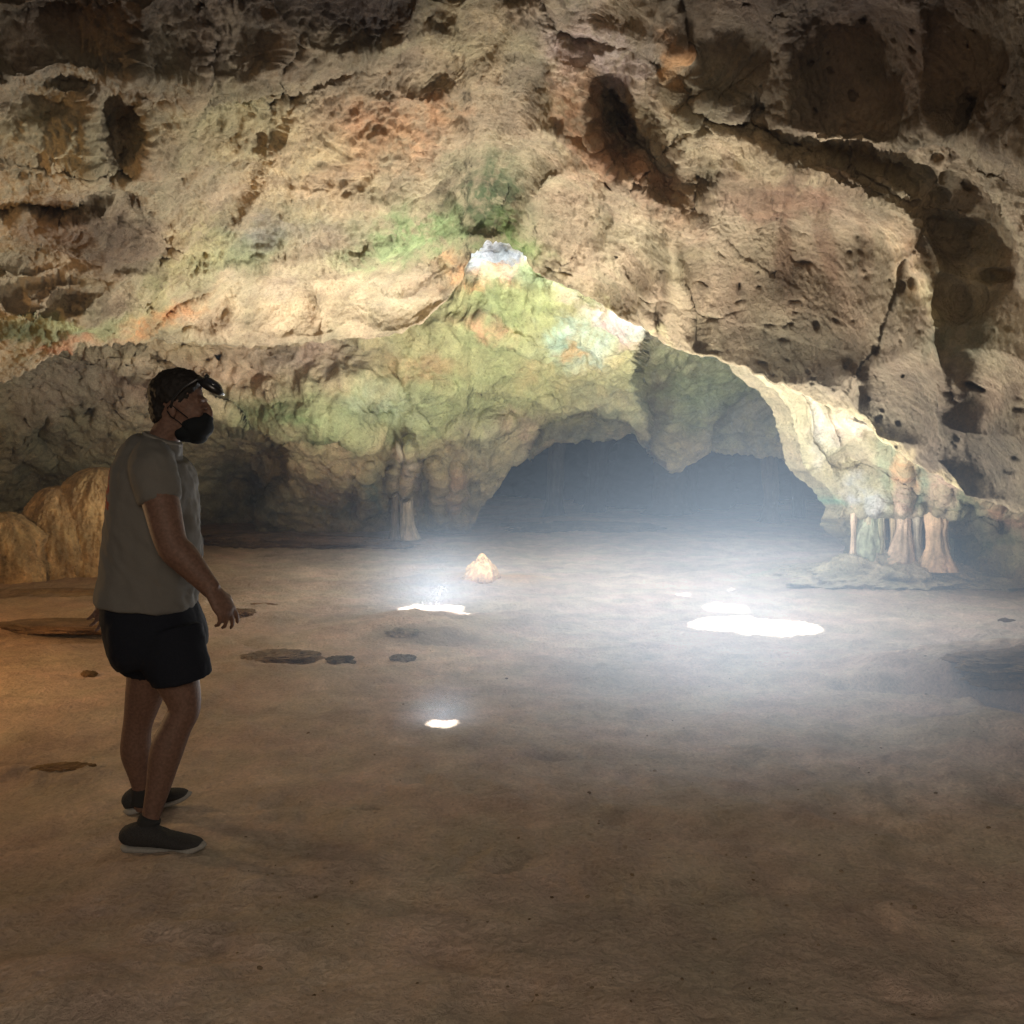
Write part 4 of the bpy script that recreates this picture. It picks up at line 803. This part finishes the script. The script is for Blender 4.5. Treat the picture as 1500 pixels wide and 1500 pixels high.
# thin even mist; added emission near the sunlit patches stands in for repeated scattering
vs.inputs['Density'].default_value = .0032
geo = N(nt, 'ShaderNodeNewGeometry'); acc = None
for (a_px, a_py, z_), rad, flat_, k in (((1105, 905, .05), 1.3, .8, .10), ((1070, 1030, .3), 3.2, .65, .34), ((640, 888, .08), 1.1, .9, .85), ((1130, 850, .8), 3.4, .9, .06), ((648, 1060, .03), .36, .8, 1.5), ((800, 930, .1), 3.0, .4, .10)):
    g = G(a_px, a_py); g.z = z_
    sb = N(nt, 'ShaderNodeVectorMath', operation='SUBTRACT'); L(geo.outputs['Position'], sb.inputs[0]); sb.inputs[1].default_value = g
    ml = N(nt, 'ShaderNodeVectorMath', operation='MULTIPLY'); L(sb.outputs[0], ml.inputs[0]); ml.inputs[1].default_value = (1 / rad, 1 / rad, 1 / (rad * flat_))
    ln = N(nt, 'ShaderNodeVectorMath', operation='LENGTH'); L(ml.outputs[0], ln.inputs[0])
    iv = N(nt, 'ShaderNodeMath', operation='SUBTRACT', use_clamp=True); iv.inputs[0].default_value = 1; L(ln.outputs['Value'], iv.inputs[1])
    pw = N(nt, 'ShaderNodeMath', operation='POWER'); L(iv.outputs[0], pw.inputs[0]); pw.inputs[1].default_value = 2.6
    mk_ = N(nt, 'ShaderNodeMath', operation='MULTIPLY'); L(pw.outputs[0], mk_.inputs[0]); mk_.inputs[1].default_value = k
    if acc is None: acc = mk_.outputs[0]
    else:
        ad = N(nt, 'ShaderNodeMath', operation='ADD'); L(acc, ad.inputs[0]); L(mk_.outputs[0], ad.inputs[1]); acc = ad.outputs[0]
em = N(nt, 'ShaderNodeEmission'); em.inputs[0].default_value = (.66, .82, 1, 1); L(acc, em.inputs[1])
asd = N(nt, 'ShaderNodeAddShader'); L(vs.outputs[0], asd.inputs[0]); L(em.outputs[0], asd.inputs[1]); L(asd.outputs[0], out.inputs['Volume'])
bm = bmesh.new(); bmesh.ops.create_cube(bm, size=1, matrix=Matrix.Translation((0, 9.0, 3)) @ Matrix.Diagonal((26, 10, 8, 1)))
me = bpy.data.meshes.new('haze'); bm.to_mesh(me); bm.free(); me.materials.append(hz); o = bpy.data.objects.new('haze', me); col.objects.link(o); set_props(o, kind='structure')

# ------------------------------------------------------------------ light
def lamp(kind, name, loc, e, c, tgt=None, **kw):
    d = bpy.data.lights.new(name, kind); d.energy = e; d.color = c
    for k, v in kw.items(): setattr(d, k, v)
    o = bpy.data.objects.new(name, d); col.objects.link(o); o.location = loc
    if tgt is not None: o.rotation_euler = (Vector(tgt) - Vector(loc)).to_track_quat('-Z', 'Y').to_euler()
    return o
def shaft(px_, py_, half, e, src=Vector((.35, 1.1, 4.2))):
    g = G(px_, py_); g.z = floor_z(g.x, g.y); s = g + src; dist = src.length
    lamp('SPOT', 'sun_shaft', s, e, (1, .97, .93), g, spot_size=2 * math.atan(half / dist), spot_blend=.25, shadow_soft_size=.02)
    return g
SB = Vector((.3, 1.6, 3.2)).normalized() * 8; SA = (Vector((-.08, 10.1, 2.75)) - G(640, 895)).normalized() * 7; SF = Vector((.05, .3, 2.2))
def kE(v, r=2.2): return r * 4 * math.pi * math.pi / .38 * v.length ** 2
b_ = shaft(1104, 914, .30, kE(SB), SB); shaft(1135, 916, .30, kE(SB), SB); shaft(1168, 918, .20, kE(SB), SB); shaft(1043, 911, .19, kE(SB), SB)
SC = Vector((-.1, .9, 2.5)); c_ = shaft(1063, 889, .20, kE(SC, 1.9), SC); shaft(1000, 873, .06, kE(SC, 1.9), SC); shaft(1071, 863, .04, kE(SC, 1.9), SC)
a_ = shaft(616, 888, .19, kE(SA), SA); shaft(643, 893, .22, kE(SA), SA); shaft(668, 902, .14, kE(SA), SA)
f_ = shaft(648, 1062, .085, kE(SF), SF)
# lamps added on the floor, standing in for light thrown back up from sunlit patches
def bounce(g, e, sx, sy, c=(1, .98, .95)):
    lamp('AREA', 'patch_bounce', (g.x, g.y, g.z + .035), e, c, (g.x, g.y, 9), shape='ELLIPSE', size=sx, size_y=sy).rotation_euler = (math.pi, 0, 0)
bounce(b_, 165, .85, .5); bounce(c_, 40, .3, .26); bounce(a_ + Vector((.12, -.03, 0)), 230, .36, .16); bounce(f_, 8, .10, .07)
# daylight coming down behind the low arch
lamp('AREA', 'skylight', (1.5, 9.3, 3.9), 330, (.88, .93, 1), (1.1, 7.6, 0), shape='DISK', size=3.4)
lamp('AREA', 'skylight_small', (PV(735, 330, 10.9).x, 10.6, 3.6), 15, (.80, .88, 1), PV(735, 380, 11.6), shape='DISK', size=.4)
# amber tour lamp out of frame on the left
lamp('POINT', 'amber_lamp', (-4.4, 5.3, 1.2), 120, (1, .64, .32), shadow_soft_size=.1)
lamp('AREA', 'entrance_light', (.5, -3.0, 2.8), 130, (1, .83, .66), (-.5, 4, 0), shape='DISK', size=2.5)

w = bpy.data.worlds.new('World'); sc.world = w; w.use_nodes = True
bg = w.node_tree.nodes['Background']; bg.inputs[0].default_value = (1, .92, .80, 1); bg.inputs[1].default_value = .05

sc.view_settings.view_transform = 'Standard'; sc.view_settings.look = 'None'; sc.view_settings.exposure = 0; sc.view_settings.gamma = 1
cy = sc.cycles; cy.use_denoising = True; cy.max_bounces = 5; cy.diffuse_bounces = 3; cy.glossy_bounces = 1; cy.transmission_bounces = 1; cy.volume_bounces = 0
cy.sample_clamp_indirect = 4; cy.use_adaptive_sampling = True; cy.adaptive_threshold = .03; cy.caustics_reflective = False; cy.caustics_refractive = False
